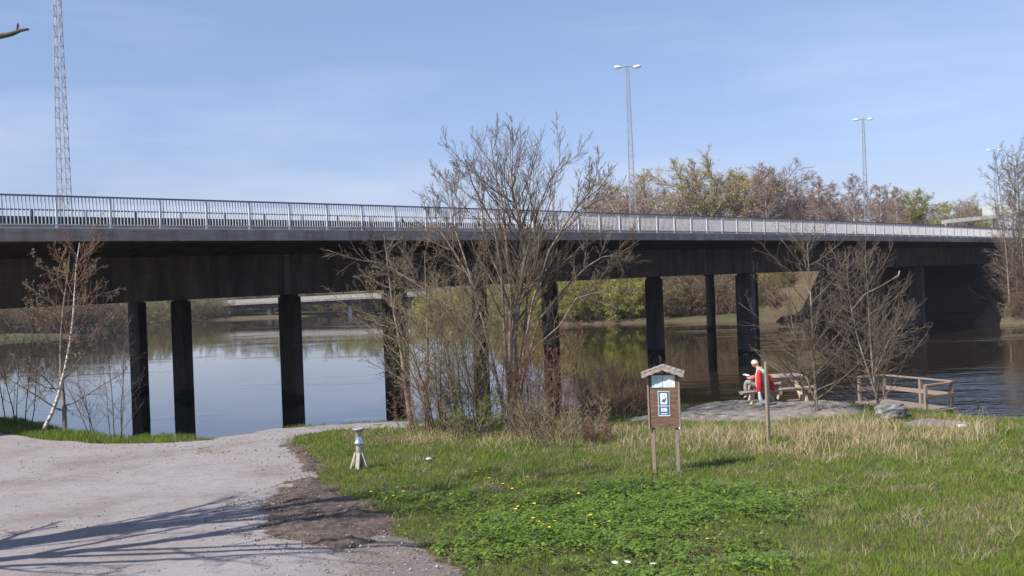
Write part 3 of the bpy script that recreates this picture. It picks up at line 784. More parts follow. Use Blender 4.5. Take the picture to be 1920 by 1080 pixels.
for x in (-.082, .082): 
    st_ = MB(); st_.tube([(x,-.0615,1.326),(x,-.0640,1.326)], .011, 5); st_.build('star', M['sign_white'], sgn_)
for x in range(9): sp('letter', -.052+x*.012, -.045+x*.012, 1.315, 1.338, M['sign_blue'], .0638)
sp('text_field', -.06, .06, 1.215, 1.285, M['sign_white'], .0622)
for i in range(4): sp('print_line', -.05, .048-.01*(i % 3), 1.225+i*.014, 1.229+i*.014, M['ink_pale'], .0638)
sp('text_field', -.06, .06, 1.163, 1.182, M['paper_cyan'], .0622)
# bird emblem: body, neck and head, tail, as flat cut shapes
def flat(name, pts, y, mat, parent, th=.0015):
    n = len(pts); v = [(x, y, z) for x, z in pts] + [(x, y+th, z) for x, z in pts]
    f = [tuple(range(n)), tuple(range(2*n-1, n-1, -1))] + [(i, i+n, (i+1) % n+n, (i+1) % n) for i in range(n)]
    return MB().add(v, f).build(name, mat, parent)
flat('bird_emblem', [(-.05,1.405),(-.035,1.43),(-.02,1.45),(-.005,1.468),(.015,1.462),(.032,1.47),(.04,1.488),(.036,1.503),(.046,1.50),(.05,1.482),(.044,1.455),(.034,1.425),(.022,1.405),(.016,1.39),(.004,1.405),(-.012,1.398),(-.026,1.41)], -.0650, M['ink'], sgn_)
flat('bird_beak', [(.0,1.545),(.018,1.528),(.032,1.515),(.036,1.505),(.026,1.507),(.012,1.52)], -.0650, M['ink'], sgn_)
MB().tube([(.29,-.07,.905),(.29,-.085,.87)], .016, 6).build('hook', M['galv'], ib)

# slim wooden post
pp = hit(1441, 831); po = MB().box((0,0,.83), (.072,.072,2.1)).build('wooden_post', M['wood_grey'], None, bevel=.008, loc=foot(1441,831), rot=(0, R(.3), R(25)))
tag(po, 'single slim wooden post standing right of the information board', 'post')

# ================================================================== CAPPED METAL BOLLARD ON STRUTS
pk = foot(675, 878)
bo = empty('metal_marker', pk); tag(bo, 'waisted shiny metal pipe marker with splayed wooden struts in the grass', 'bollard')
M['strut'] = mat_noise('bleached_strut', (.36,.32,.26), (.52,.47,.39), 14, .85, bmp=.3); M['zinc'] = mat_noise('zinc_sheet', (.55,.57,.60), (.70,.71,.73), 6, .28, metal=.9); M['zinc_old'] = mat_noise('old_painted_pipe', (.42,.43,.42), (.56,.57,.55), 8, .4, metal=.5)
MB().lathe([(.072,-.1),(.072,.46),(.074,.52)], 24).build('pipe', M['zinc_old'], bo, True)
MB().lathe([(.074,.50),(.10,.515),(.122,.54),(.122,.555),(.095,.60),(.08,.64),(.076,.70),(.078,.80),(.10,.825)], 28).build('collar', M['zinc'], bo, True)
MB().lathe([(.095,.80),(.10,.826),(.128,.85),(.128,.872),(.09,.876),(.085,.858),(.01,.858)], 28).build('cap', M['mast'], bo, True)
for a in (200, 262, 340, 75, 130):
    c, s = math.cos(R(a)), math.sin(R(a)); MB().bar((c*.085, s*.085, .34), (c*.23, s*.23, -.08), .085, .028, up=(c, s, 0)).build('strut', M['strut'] if a != 75 else M['wood_grey'], bo, bevel=.006)

# ================================================================== PICNIC BENCH
pL = at(1389, 739, 30.2); pR = at(1526, 729, 31.0)
ax = Vector((pR.x-pL.x, pR.y-pL.y, 0)); LB = ax.length; ax.normalize(); ang = math.atan2(ax.y, ax.x)
gz = hz(pL.x+1.2, pL.y+.4) + .08
bench = empty('picnic_bench', (pL.x, pL.y, gz), ang); tag(bench, 'weathered log picnic table with attached bench seats on the rock ledge', 'picnic table')
def logm(a, b, w, h): 
    m = MB(); n = 10; a, b = Vector(a), Vector(b); vs = []; fs = []
    d = (b-a).normalized(); sd = d.cross(Vector((0,0,1)))
    for i in range(7):
        p = a.lerp(b, i/6) + Vector((0, 0, .006*math.sin(i*2.3)))
        for k in range(n):
            t = 2*math.pi*k/n; x = math.cos(t)*w/2; z = math.sin(t)*h/2
            if z > h*.25: z = h*.25
            vs.append(p + sd*x + Vector((0,0,z)))
    fs = [(i*n+k, i*n+(k+1) % n, (i+1)*n+(k+1) % n, (i+1)*n+k) for i in range(6) for k in range(n)] + [tuple(range(n)), tuple(range(6*n, 7*n))]
    return m.add(vs, fs)
logm((0,0,.42), (LB,0,.42), .26, .13).build('seat', M['log'], bench)
logm((1.25,1.55,.42), (LB-.1,1.55,.42), .26, .13).build('seat', M['log'], bench)
tb = MB()
for j, y in enumerate((.52,.78,1.04)):
    l_ = logm((.98,y,.74), (LB-.12+.05*j,y,.74), .25, .15); tb.add(l_.v, l_.f)
tb.build('table_top', M['log'], bench)
for x in (1.18, LB-.32):
    for sg_ in (-1, 1):
        MB().bar((x, .78+sg_*.25, .68), (x, .78+sg_*.68, -.06), .11, .11).build('leg', M['wood_pale'], bench, bevel=.01)
    MB().bar((x+.112, -.12, .325), (x+.112, 1.68, .325), .10, .11).build('cross_beam', M['wood_pale'], bench, bevel=.01)
    MB().bar((x-(.75 if x < 1.5 else 0), .05, .36), (x-(.88 if x < 1.5 else 0), -.05, -.05), .09, .13).build('brace', M['wood_pale'], bench, bevel=.01)

# ================================================================== PERSON READING, ASTRIDE THE BENCH END
def skin_mesh(name, verts, edges, radii, root=0, sub=2):
    me = bpy.data.meshes.new(name); me.from_pydata([Vector(v) for v in verts], edges, [])
    o = bpy.data.objects.new(name, me); COL.objects.link(o)
    sk = o.modifiers.new('s', 'SKIN'); sk.use_smooth_shade = True
    if not me.skin_vertices: 
        bpy.context.view_layer.objects.active = o
    for i, r_ in enumerate(radii):
        r_ = r_ if hasattr(r_, '__len__') else (r_, r_)
        me.skin_vertices[0].data[i].radius = r_
        me.skin_vertices[0].data[i].use_root = (i == root)
    ss = o.modifiers.new('u', 'SUBSURF'); ss.levels = sub; ss.render_levels = sub
    dg = bpy.context.evaluated_depsgraph_get(); dg.update()
    ev = o.evaluated_get(dg); m2 = bpy.data.meshes.new_from_object(ev)
    bpy.data.objects.remove(o); m2.name = name
    return m2
M['skin'] = mat_noise('skin', (.52,.27,.20), (.60,.34,.26), 20, .55); M['hair'] = mat_noise('white_hair', (.42,.39,.35), (.66,.62,.57), 40, .7)
M['vest'] = mat_noise('grey_vest', (.33,.37,.38), (.46,.50,.51), 12, .85, bmp=.3); M['red'] = mat_noise('red_fabric', (.50,.018,.018), (.62,.03,.028), 9, .8, bmp=.3)
M['khaki'] = mat_noise('pale_khaki_cloth', (.24,.21,.18), (.36,.32,.28), 9, .85, bmp=.3); M['shoe'] = mat_noise('dark_leather', (.02,.018,.017), (.04,.036,.034), 9, .5)
M['cloth_white'] = mat_noise('white_fabric', (.62,.63,.66), (.74,.75,.78), 9, .85, bmp=.3); M['yellow'] = mat_noise('yellow_trim', (.55,.55,.15), (.62,.62,.2), 9, .8)
# local frame: +x = facing direction, +y = left hand side, z = 0 on the ground
per = empty('person', (0,0,0)); tag(per, 'white-haired person in grey vest and red sleeves reading on the bench end', 'person')
per.location = bench.location + Matrix.Rotation(ang, 3, 'Z') @ Vector((.80, 0, 0)); PR = math.pi - .50; per.rotation_euler = (0, 0, PR)
V = []; Ed = []; Rd = []
def sv(p, r_, parent=None):
    V.append(p); Rd.append(r_)
    if parent is not None: Ed.append((parent, len(V)-1))
    return len(V)-1
pel = sv((0,0,.57), (.15,.12)); sp1 = sv((.0,0,.72), (.135,.115), pel); sp2 = sv((.03,0,.88), (.15,.12), sp1); sp3 = sv((.10,0,1.02), (.15,.11), sp2)
nk = sv((.165,0,1.115), .058, sp3); nk2 = sv((.205,0,1.165), .055, nk); 
hipL = sv((.06,.10,.55), .085, pel); kL = sv((.50,.12,.70), .062, hipL); cL = sv((.53,.11,.50), .055, kL); aL = sv((.50,.10,.27), .038, cL); tL = sv((.60,.11,.20), .035, aL)
hipR = sv((.06,-.10,.54), .085, pel); kR = sv((.45,-.16,.56), .062, hipR); cR = sv((.43,-.16,.36), .055, kR); aR = sv((.40,-.16,.10), .038, cR); tR = sv((.52,-.17,.045), .035, aR)
for s_ in (1, -1):
    sh = sv((.11, s_*.19, 1.02), .062, sp3); el = sv((.20, s_*.25, .78), .046, sh); wr = sv((.42, s_*.10, .80), .030, el)
    pa = sv((.47, s_*.075, .82), (.036,.018), wr)
    for j, (dy, L_) in enumerate(((.028,.062),(.010,.072),(-.008,.068),(-.026,.055))):
        f1 = sv((.475+L_*.5, s_*(.075+dy*.6)-s_*.01, .835), .0095, pa); sv((.475+L_*.95, s_*(.060+dy*.6)-s_*.015, .85), .0085, f1)
    th_ = sv((.46, s_*.045, .845), .011, pa); sv((.485, s_*.022, .862), .009, th_)
body_me = skin_mesh('person_body', V, Ed, Rd, pel)
# head with face: sphere grid pushed into skull, brow, nose, mouth, chin and ears; faces +x, looks down
hb = bmesh.new(); hb.from_mesh(body_me)
def head_verts(scale=1.0, hair=False):
    vs = []; nu, nv = 28, 18
    for j in range(nv+1):
        ph = math.pi*j/nv
        for i in range(nu):
            t = 2*math.pi*i/nu
            x, y, z = math.sin(ph)*math.cos(t), math.sin(ph)*math.sin(t), math.cos(ph)
            rx, ry, rz_ = .098, .077, .122
            p = Vector((x*rx, y*ry, z*rz_))
            if z < -.1: p.y *= 1 + .30*z; p.x += .012*(-z)
            if x > .6:
                p.x += .030*math.exp(-((y/.16)**2) - ((z+.12)/.20)**2)       # nose
                p.x += .010*math.exp(-((z-.18)/.12)**2)                       # brow
                p.x -= .014*(math.exp(-(((abs(y)-.34)/.14)**2) - ((z-.02)/.10)**2))  # eye sockets
                p.x -= .007*math.exp(-((z+.42)/.05)**2)*math.exp(-(y/.35)**2) # mouth line
                p.x += .010*math.exp(-((z+.78)/.14)**2)                       # chin
            if abs(y) > .9 and -.3 < z < .2 and abs(x) < .3: p.y *= 1.22       # ears
            vs.append(p*scale)
    return vs, nu, nv
tilt = Matrix.Rotation(R(48), 4, 'Y'); HC = Vector((.245, 0, 1.235))
def add_head(bm_, scale, cond=None):
    vs, nu, nv = head_verts(scale)
    bv = [bm_.verts.new(tilt @ v + HC) for v in vs]
    for j in range(nv):
        for i in range(nu):
            q = (j*nu+i, j*nu+(i+1) % nu, (j+1)*nu+(i+1) % nu, (j+1)*nu+i)
            c = sum((vs[k] for k in q), Vector())/4
            if cond is None or cond(c):
                try: bm_.faces.new([bv[k] for k in q])
                except Exception: pass
    for v in [v for v in bv if not v.link_faces]: bm_.verts.remove(v)
add_head(hb, 1.0); hb.to_mesh(body_me); hb.free()
body_me.materials.append(M['skin']); body_me.polygons.foreach_set('use_smooth', [True]*len(body_me.polygons))
body = link('body', body_me, per)
hh = bmesh.new(); add_head(hh, 1.075, lambda c: (c.z > .035 and c.x < .075) or (c.x < -.01 and c.z > -.05) or c.z > .085)
hm = bpy.data.meshes.new('hair'); hh.to_mesh(hm); hh.free(); hm.materials.append(M['hair'])
ho = link('hair', hm, per); so = ho.modifiers.new('s', 'SOLIDIFY'); so.thickness = .012; so.offset = 1
def garment(name, pts, rad, mat, parent, edges=None):
    e = edges or [(i, i+1) for i in range(len(pts)-1)]
    me = skin_mesh(name, pts, e, rad); me.materials.append(mat); return link(name, me, parent)
garment('vest', [(0,0,.60),(0,0,.72),(.03,0,.88),(.10,0,1.02),(.135,0,1.075),(.11,.17,1.035),(.11,-.17,1.035)], [(.175,.15),(.17,.145),(.185,.15),(.175,.13),(.08,.08),.082,.082], M['vest'], per, [(0,1),(1,2),(2,3),(3,4),(3,5),(3,6)])
garment('trousers', [(0,0,.58),(.06,.10,.55),(.30,.12,.64),(.50,.12,.705),(.535,.11,.50),(.505,.10,.34),(.06,-.10,.54),(.28,-.14,.56),(.45,-.16,.56),(.43,-.16,.36),(.405,-.16,.17)],
        [(.165,.135),.10,.088,.078,.072,.064,.10,.088,.078,.072,.062], M['khaki'], per, [(0,1),(1,2),(2,3),(3,4),(4,5),(0,6),(6,7),(7,8),(8,9),(9,10)])
garment('shoe', [(.47,.10,.24),(.55,.105,.20),(.66,.115,.16)], [(.05,.045),(.052,.042),(.042,.03)], M['shoe'], per)
garment('shoe', [(.37,-.16,.07),(.46,-.165,.05),(.58,-.175,.045)], [(.05,.045),(.052,.042),(.042,.03)], M['shoe'], per)
garment('sock', [(.52,.105,.36),(.50,.10,.25)], [.047,.045], M['ink'], per); 
for s_ in (1, -1):      # shirt sleeves of the reading arms
    garment('shirt_sleeve', [(.11, s_*.19, 1.02), (.20, s_*.25, .78), (.34, s_*.155, .79)], [.075,.060,.048], M['red'], per)
garment('hanging_sleeve', [(.06,.225,1.06),(.07,.29,.92),(.06,.32,.74),(.06,.325,.55),(.06,.32,.36)], [.065,.085,.092,.088,.065], M['red'], per)
garment('sleeve_lining', [(.12,.235,1.05),(.135,.29,.90),(.135,.315,.72),(.13,.32,.54)], [.034,.038,.038,.028], M['cloth_white'], per)
garment('hanging_sleeve', [(-.13,-.12,.90),(-.18,-.12,.76),(-.21,-.11,.58),(-.22,-.10,.38)], [.05,.075,.08,.06], M['red'], per)
garment('jacket_back', [(-.02,.13,1.07),(-.105,.10,.92),(-.13,.09,.70),(-.12,.10,.52)], [(.10,.04),(.14,.045),(.15,.045),(.13,.04)], M['vest'], per)
garment('collar', [(.10,.115,1.085),(.05,.07,1.12),(.05,-.07,1.12),(.10,-.115,1.085)], [.026]*4, M['yellow'], per)
bk = MB()
bk.hexa([(.46,-.13,.865),(.60,-.13,.905),(.60,-.002,.905),(.46,-.002,.845),(.46,-.13,.88),(.60,-.13,.92),(.60,-.002,.915),(.46,-.002,.855)])
bk.hexa([(.46,.002,.845),(.60,.002,.905),(.60,.13,.905),(.46,.13,.865),(.46,.002,.855),(.60,.002,.915),(.60,.13,.92),(.46,.13,.88)])
bo_ = bk.build('book', M['paper'], None, loc=per.location, rot=(0,0,PR)); tag(bo_, 'open white book held by the reading person', 'book')
bg = garment('fabric_bag', [(.24,.36,.44),(.22,.36,.26),(.17,.35,.12),(.10,.35,.09),(.03,.35,.13),(-.02,.34,.28),(-.04,.32,.44)], [(.03,.035),(.06,.06),(.085,.07),(.095,.07),(.085,.07),(.05,.05),(.03,.03)], M['cloth_white'], None)
bg.location = per.location; bg.rotation_euler = (0,0,math.pi); tag(bg, 'slouching white and grey cloth bag hanging down beside the bench seat', 'bag')

# ================================================================== WOODEN JETTY WITH RAILING
zd = .80
J1, J2, J5, J4 = [Vector((p.x, p.y, zd)) for p in (at(1612,753,36.0), at(1659,749,36.4), at(1784,764,33.5), at(1736,770,32.9))]
jc = (J1+J2+J4+J5)/4; jt = empty('wooden_jetty', (jc.x, jc.y, 0)); tag(jt, 'small weathered wooden jetty with plank railing at the river edge', 'jetty')
def jl(p): return Vector(p) - Vector((jc.x, jc.y, 0))
dk = MB(); nP = 20
Ja, Jb = J1 + (J1-J4)*.05, J4 + (J4-J1)*.05; Jc, Jd = J2 + (J2-J5)*.05, J5 + (J5-J2)*.05
for i in range(nP):
    t0, t1 = i/nP+.004, (i+1)/nP-.004
    a, b, c, d = Ja.lerp(Jb, t0), Ja.lerp(Jb, t1), Jc.lerp(Jd, t1), Jc.lerp(Jd, t0)
    e = (a-d).normalized()*.10; a, b, c, d = a+e, b+e, c-e, d-e
    dk.hexa([jl(q) - Vector((0,0,.05)) for q in (a,b,c,d)] + [jl(q) for q in (a,b,c,d)])
dk.build('deck', M['wood_grey'], jt)
# walkway boards leading back to the shore at the left front
wk = MB()
Wa = at(1600,762,33.6); Wb = at(1725,777,31.6); Wa.z = zd+.02; Wb.z = zd-.10
wk.hexa([jl(q) for q in (Wa-Vector((0,0,.06)), Wb-Vector((0,0,.06)), J4+Vector((-.05,-.1,-.16)), J1+Vector((-.1,-.1,-.16)), Wa, Wb, J4+Vector((-.05,-.1,-.06)), J1+Vector((-.1,-.1,-.06)))])
wk.build('walkway', M['wood_grey'], jt)
fr = MB(); fr.bar(jl(J1-Vector((0,0,.13))), jl(J4-Vector((0,0,.13))), .07, .15); fr.bar(jl(J2-Vector((0,0,.13))), jl(J5-Vector((0,0,.13))), .07, .15); fr.bar(jl(J4-Vector((0,0,.135))), jl(J5-Vector((0,0,.135))), .07, .15)
fr.build('bearer', M['wood_grey'], jt)
J3 = J2.lerp(J5, .56)
for q, lo_ in ((J1,.9),(J2,.9),(J3,.9),(J5,.5),(J4,.5)):
    MB().bar(jl(q)-Vector((0,0,lo_)), jl(q)+Vector((0,0,.84)), .10, .10, up=(1,.3,0)).build('post', M['wood_grey'], jt, bevel=.008)
def railp(a, b, z, w, h, nm, mt, ext=.08):
    a, b = jl(a)+Vector((0,0,z)), jl(b)+Vector((0,0,z)); e = (b-a).normalized()*ext
    MB().bar(a-e, b+e, w, h).build(nm, mt, jt)
railp(J1, J2, .875, .13, .045, 'top_rail', M['wood_grey']); railp(J2, J5, .877, .13, .045, 'top_rail', M['wood_grey']); railp(J4, J5, .83, .12, .045, 'top_rail', M['wood_red'], .0)
off = Vector((0,-.075,0))
railp(J1+off, J2+off, .44, .035, .14, 'mid_rail', M['wood_grey']); railp(J2+off, J5+off, .44, .035, .14, 'mid_rail', M['wood_grey'], -.05); railp(J4+off, J5+off, .42, .035, .14, 'mid_rail', M['wood_grey'])

# ================================================================== STONES, LITTER, STICK, FLOWERS
def stone(name, p, rx, ry, rz_, seed, mat, sub=4, sink=.3):
    bm = bmesh.new(); bmesh.ops.create_icosphere(bm, subdivisions=sub, radius=1)
    for v in bm.verts:
        c = v.co.copy(); f_ = float(fbm(np.array([c.x*1.3+seed*7+c.z*2.1]), np.array([c.y*1.3+c.z*1.7+seed*3]), 4)[0])
        q = c*(.72 + .56*f_)
        if q.z > .55: q.z = .55 + (q.z-.55)*.4
        v.co = Vector((q.x*rx, q.y*ry, (q.z+1-2*sink*.9)*rz_*.62))
    me = bpy.data.meshes.new(name); bm.to_mesh(me); bm.free(); me.materials.append(mat)
    me.polygons.foreach_set('use_smooth', [True]*len(me.polygons))
    return link(name, me, None, p, (0, 0, seed))
tag(stone('boulder', foot(1670, 784), .54, .40, .56, 1, M['boulder'], 5), 'lichen spotted grey boulder in front of the wooden jetty', 'boulder')
tag(stone('stone', foot(1803, 803), .10, .08, .13, 3, M['cloth_white'], 3), 'small pale stone in dry grass right of the jetty', 'stone')
tag(stone('stone', foot(1250, 782), .30, .2, .13, 4, M['rock'], 4), 'flat grey stone at the water just behind the information board', 'stone')
tag(stone('stone', foot(1190, 776), .26, .2, .14, 5, M['rock'], 4), 'rounded stone under the low bare bush left of the board', 'stone')
tag(stone('stone', foot(650, 1028)+Vector((0,0,.03)), .085, .045, .05, 6, M['rock'], 3), 'flat pale stone lying on the dark bare soil', 'stone')
lit = MB().lathe([(.0,.0),(.07,.005),(.085,.02),(.06,.035),(.02,.045)], 9).build('litter', M['cloth_white'], None, loc=foot(804,864)+Vector((0,0,.05)), rot=(R(14),0,1)); lit.scale = (1.1,.6,1)
tag(lit, 'crumpled white litter in the grass right of the metal marker', 'litter')
l2 = MB().hexa([(-.03,-.02,0),(.03,-.018,0),(.03,.02,0),(-.03,.02,0),(-.02,-.02,.05),(.022,-.01,.06),(.03,.015,.05),(-.02,.02,.04)]).build('litter', M['zinc'], None, loc=foot(931,986)+Vector((0,0,.09)))
tag(l2, 'small crumpled silver foil among the broad green leaves', 'litter')
a, b = foot(474,901), foot(545,899); mid = (a+b)/2; stk = MB().tube([a-mid, a.lerp(b,.3)-mid+Vector((0,.02,.012)), a.lerp(b,.7)-mid+Vector((0,-.015,.006)), b-mid], [.010,.012,.010,.006], 6).build('stick', M['twig_straw'], None, loc=mid+Vector((0,0,.035)))
tag(stk, 'thin dry stick lying across the path', 'stick')
M['yellow_petal'] = mat_noise('yellow_petals', (.78,.52,.01), (.85,.65,.03), 30, .6); M['petal_white'] = mat_noise('white_petals', (.8,.8,.78), (.85,.85,.85), 30, .6); M['stem'] = mat_noise('green_stem', (.07,.13,.03), (.12,.2,.05), 20, .6)
def flower(name, rr, hgt, mat, cup=.3):
    root = empty(name, (0,0,0)); hd = MB(); n = 14
    for k in range(n):
        a = 2*math.pi*k/n; c, s = math.cos(a), math.sin(a); w = rr*.28
        hd.add([(c*rr*.1-s*w*.4, s*rr*.1+c*w*.4, hgt), (c*rr*.1+s*w*.4, s*rr*.1-c*w*.4, hgt), (c*rr+s*w, s*rr-c*w, hgt+rr*cup), (c*rr-s*w, s*rr+c*w, hgt+rr*cup)], [(0,1,2,3)])
    me = bpy.data.meshes.new('flower_head'); me.from_pydata(hd.v, [], hd.f); me.materials.append(mat); link('flower_head', me, root)
    MB().tube([(0,0,-.02),(.006,0,hgt*.6),(0,0,hgt)], .0025, 4).build('stem', M['stem'], root)
    return root
dand = flower('dandelion', .023, .17, M['yellow_petal'])
r_ = random.Random(4)
dpx = [(700,940),(712,943),(740,951),(757,944),(765,946),(800,960),(866,932),(884,909),(853,908),(880,888),(895,892),(900,890),(918,917),(935,920),(950,925),(962,923),(975,918),(980,920),(990,915),(965,930),(946,925),(970,962),(986,965),(970,972),(1000,965),(1005,988),(1008,992),(1022,996),(1035,995),(1056,942),(1085,942),(1110,990),(1112,1003),(1140,996),(1318,1020),(1325,1026),(1327,1021),(1436,945),(1276,926),(1266,930),(795,950),(1030,1010),(925,925),(1060,938)]
for i, (px, py) in enumerate(dpx):
    o = dand if i == 0 else copy_tree(dand)
    o.location = foot(px + r_.uniform(-3,3), py + 4 + r_.uniform(-3,3)); o.rotation_euler = (r_.uniform(-.3,.0)+.25, r_.uniform(-.2,.2), r_.uniform(0,6)); sc_ = r_.uniform(.8,1.25); o.scale = (sc_,)*3
    tag(o, 'yellow dandelion flower among the green leaves', 'flower', 'dandelions scattered over the meadow')
wf = flower('white_flower', .036, .13, M['petal_white'], .9)
for i, (px, py) in enumerate(((1150,1066),(1172,1065),(1222,1068))):
    o = wf if i == 0 else copy_tree(wf)
    o.location = foot(px, py+12); o.rotation_euler = (.15, .1, i)
    tag(o, 'white cup shaped flower at the bottom edge, %s of three from left' % ORD[i], 'flower', 'white flowers in the near grass')
#PART3
# ================================================================== TREES
def vnorm(v):
    l = math.sqrt(v[0]*v[0]+v[1]*v[1]+v[2]*v[2]) or 1e-9
    return (v[0]/l, v[1]/l, v[2]/l)
class Tree:
    def __init__(s, seed): s.r = random.Random(seed); s.ch = {}; s.tips = []
    def chain(s, p, d, L, r0, r1, n, wob, up, lvl, sides=None):
        r = s.r; st = L/(n-1); pts = [p]; d = vnorm(d)
        for i in range(n-1):
            d = vnorm((d[0]+r.gauss(0,wob), d[1]+r.gauss(0,wob), d[2]+r.gauss(0,wob)*.7+up))
            p = (p[0]+d[0]*st, p[1]+d[1]*st, p[2]+d[2]*st); pts.append(p)
        s.put(pts, r0, r1, lvl, sides); return pts
    def put(s, pts, r0, r1, lvl, sides=None):
        n = len(pts); sides = sides or (9 if lvl == 0 else 5 if lvl == 1 else 3)
        rad = [r0 + (r1-r0)*(i/(n-1))**.85 for i in range(n)]
        s.ch.setdefault((lvl, n, sides), []).append((pts, rad))
    def along(s, pts, t):
        n = len(pts)-1; f = min(t*n, n-1e-4); i = int(f); f -= i; a, b = pts[i], pts[i+1]
        return tuple(a[k]+(b[k]-a[k])*f for k in range(3)), vnorm(tuple(b[k]-a[k] for k in range(3)))
    def side(s, d, ang, az=None):
        r = s.r; ref = (0,0,1) if abs(d[2]) < .9 else (1,0,0)
        u = vnorm((d[1]*ref[2]-d[2]*ref[1], d[2]*ref[0]-d[0]*ref[2], d[0]*ref[1]-d[1]*ref[0]))
        w = (d[1]*u[2]-d[2]*u[1], d[2]*u[0]-d[0]*u[2], d[0]*u[1]-d[1]*u[0])
        a = r.uniform(0, 2*math.pi) if az is None else az; c, q = math.cos(ang), math.sin(ang)
        return tuple(d[k]*c + (u[k]*math.cos(a)+w[k]*math.sin(a))*q for k in range(3))
    def sprout(s, pts, L, r0, lvl, P):
        """P: list of level dicts"""
        if lvl > len(P): return
        q = P[lvl-1]; r = s.r; n = q['n']; n = max(1, int(round(n*(.8+.4*r.random()))))
        for i in range(n):
            t = q['t0'] + (q.get('t1', .98)-q['t0'])*(i+r.random())/n
            p, d = s.along(pts, t)
            dd = s.side(d, R(q['ang'])*(.75+.5*r.random()), (i*2.4 + r.uniform(-.5,.5)) if lvl == 1 else None)
            l = L*q['len']*(1-q.get('tap', .55)*t)*(.7+.6*r.random())
            rr = max(r0*(1-.75*t)*q['rad'], q['rmin'])
            cp = s.chain(p, dd, l, rr, max(rr*.35, q['rmin']*.6), q['pts'], q['wob'], q['up'], lvl)
            if lvl == len(P): s.tips.append((cp, l))
            else: s.sprout(cp, l, rr, lvl+1, P)
    def verts(s, lv):
        Vs = []; Fs = []; base = 0
        for (lvl, n, k), items in s.ch.items():
            if lvl not in lv: continue
            Pn = np.array([i[0] for i in items]); Rn = np.array([i[1] for i in items])
            D = Pn[:, -1]-Pn[:, 0]; D /= np.linalg.norm(D, axis=1, keepdims=True)+1e-9
            ref = np.where(np.abs(D[:, 2:3]) < .9, np.array([[0,0,1.]]), np.array([[1.,0,0]]))
            U = np.cross(D, ref); U /= np.linalg.norm(U, axis=1, keepdims=True); W = np.cross(D, U)
            a = 2*np.pi*np.arange(k)/k
            ring = U[:, None, :]*np.cos(a)[None, :, None] + W[:, None, :]*np.sin(a)[None, :, None]
            V = Pn[:, :, None, :] + Rn[:, :, None, None]*ring[:, None, :, :]
            m = len(items); Vs.append(V.reshape(-1, 3))
            b = base + (np.arange(m)*n*k)[:, None, None]; i = np.arange(n-1)[None, :, None]*k; j = np.arange(k)[None, None, :]; j2 = (j+1) % k
            Fs.append(np.stack([b+i+j, b+i+j2, b+i+k+j2, b+i+k+j], -1).reshape(-1, 4)); base += m*n*k
        return np.concatenate(Vs), Fs
    def leaves(s, n, size, cols, spread=.05, seed=1, prof=None):
        rs = np.random.RandomState(seed); tips = s.tips
        if not tips or n == 0: return np.zeros((0,3)), np.zeros((0,3))
        P = np.array([t[0] for t in tips]); idx = rs.randint(0, len(tips), n)
        tt = rs.rand(n)**.6*(P.shape[1]-1.001); i0 = tt.astype(int); f = (tt-i0)[:, None]
        c = P[idx, i0]*(1-f)+P[idx, i0+1]*f + rs.normal(0, spread, (n, 3))
        a = rs.normal(0, 1, (n, 3)); a /= np.linalg.norm(a, axis=1, keepdims=True)
        b = np.cross(a, rs.normal(0, 1, (n, 3))); b /= np.linalg.norm(b, axis=1, keepdims=True)
        sz = (size*rs.uniform(.5, 1.4, n))[:, None]
        V = np.stack([c-a*sz, c+b*sz*.55, c+a*sz, c-b*sz*.55], 1).reshape(-1, 3)
        t = rs.rand(n)[:, None]; C = np.asarray(cols[0])*(1-t)+np.asarray(cols[1])*t
        return V, np.repeat(C, 4, axis=0)
def tree_obj(name, T, loc, trunk_lv, bark, twig, leaf=None, parts=('trunk','crown'), rz=0):
    root = empty(name, loc, rz)
    V, Fs = T.verts(trunk_lv); link(parts[0], np_mesh(parts[0], V, Fs, [bark], smooth=True), root)
    lv = {k[0] for k in T.ch} - set(trunk_lv)
    if lv:
        V, Fs = T.verts(lv); Fs = np.concatenate(Fs); mi = np.zeros(len(Fs), int); C = np.ones((len(V), 3))*.2
        if leaf is not None and len(leaf[0]):
            LV, LC = leaf; b = len(V) + np.arange(len(LV)//4)*4
            Fs = np.concatenate([Fs, np.stack([b, b+1, b+2, b+3], -1)]); mi = np.concatenate([mi, np.ones(len(b), int)])
            V = np.concatenate([V, LV]); C = np.concatenate([C, LC])
        link(parts[1], np_mesh(parts[1], V, [Fs], [twig, M['leaf']], mat_idx=mi, smooth=True, colors=C), root)
    return root
def place(o, loc, rz=0, s=1.0, sz=None):
    o.location = loc; o.rotation_euler = (0, 0, rz); o.scale = (s, s, sz or s)

YG = ((.26,.27,.04), (.44,.43,.085)); BRN = ((.16,.10,.06), (.28,.20,.12)); OLV = ((.16,.15,.05), (.28,.26,.10)); GRN = ((.06,.12,.02), (.14,.22,.04))

# ---------------- big central multi-stemmed tree
b0 = foot(962, 806); rel = lambda p: (p.x-b0.x, p.y-b0.y, p.z-b0.z)
T = Tree(3)
D0 = b0.y
P_big = [dict(n=14, t0=.22, ang=40, len=.30, rad=.50, rmin=.009, pts=7, wob=.09, up=.07, tap=.60),
         dict(n=10, t0=.10, ang=34, len=.46, rad=.50, rmin=.0054, pts=5, wob=.13, up=.12),
         dict(n=7, t0=.10, ang=34, len=.50, rad=.5, rmin=.0044, pts=4, wob=.13, up=.09)]
P_lead = [dict(n=36, t0=.30, ang=40, len=.36, rad=.38, rmin=.010, pts=8, wob=.08, up=.09, tap=.45),
         dict(n=9, t0=.12, ang=33, len=.44, rad=.50, rmin=.0056, pts=6, wob=.10, up=.07),
         dict(n=6, t0=.12, ang=34, len=.48, rad=.5, rmin=.0042, pts=4, wob=.12, up=.05)]
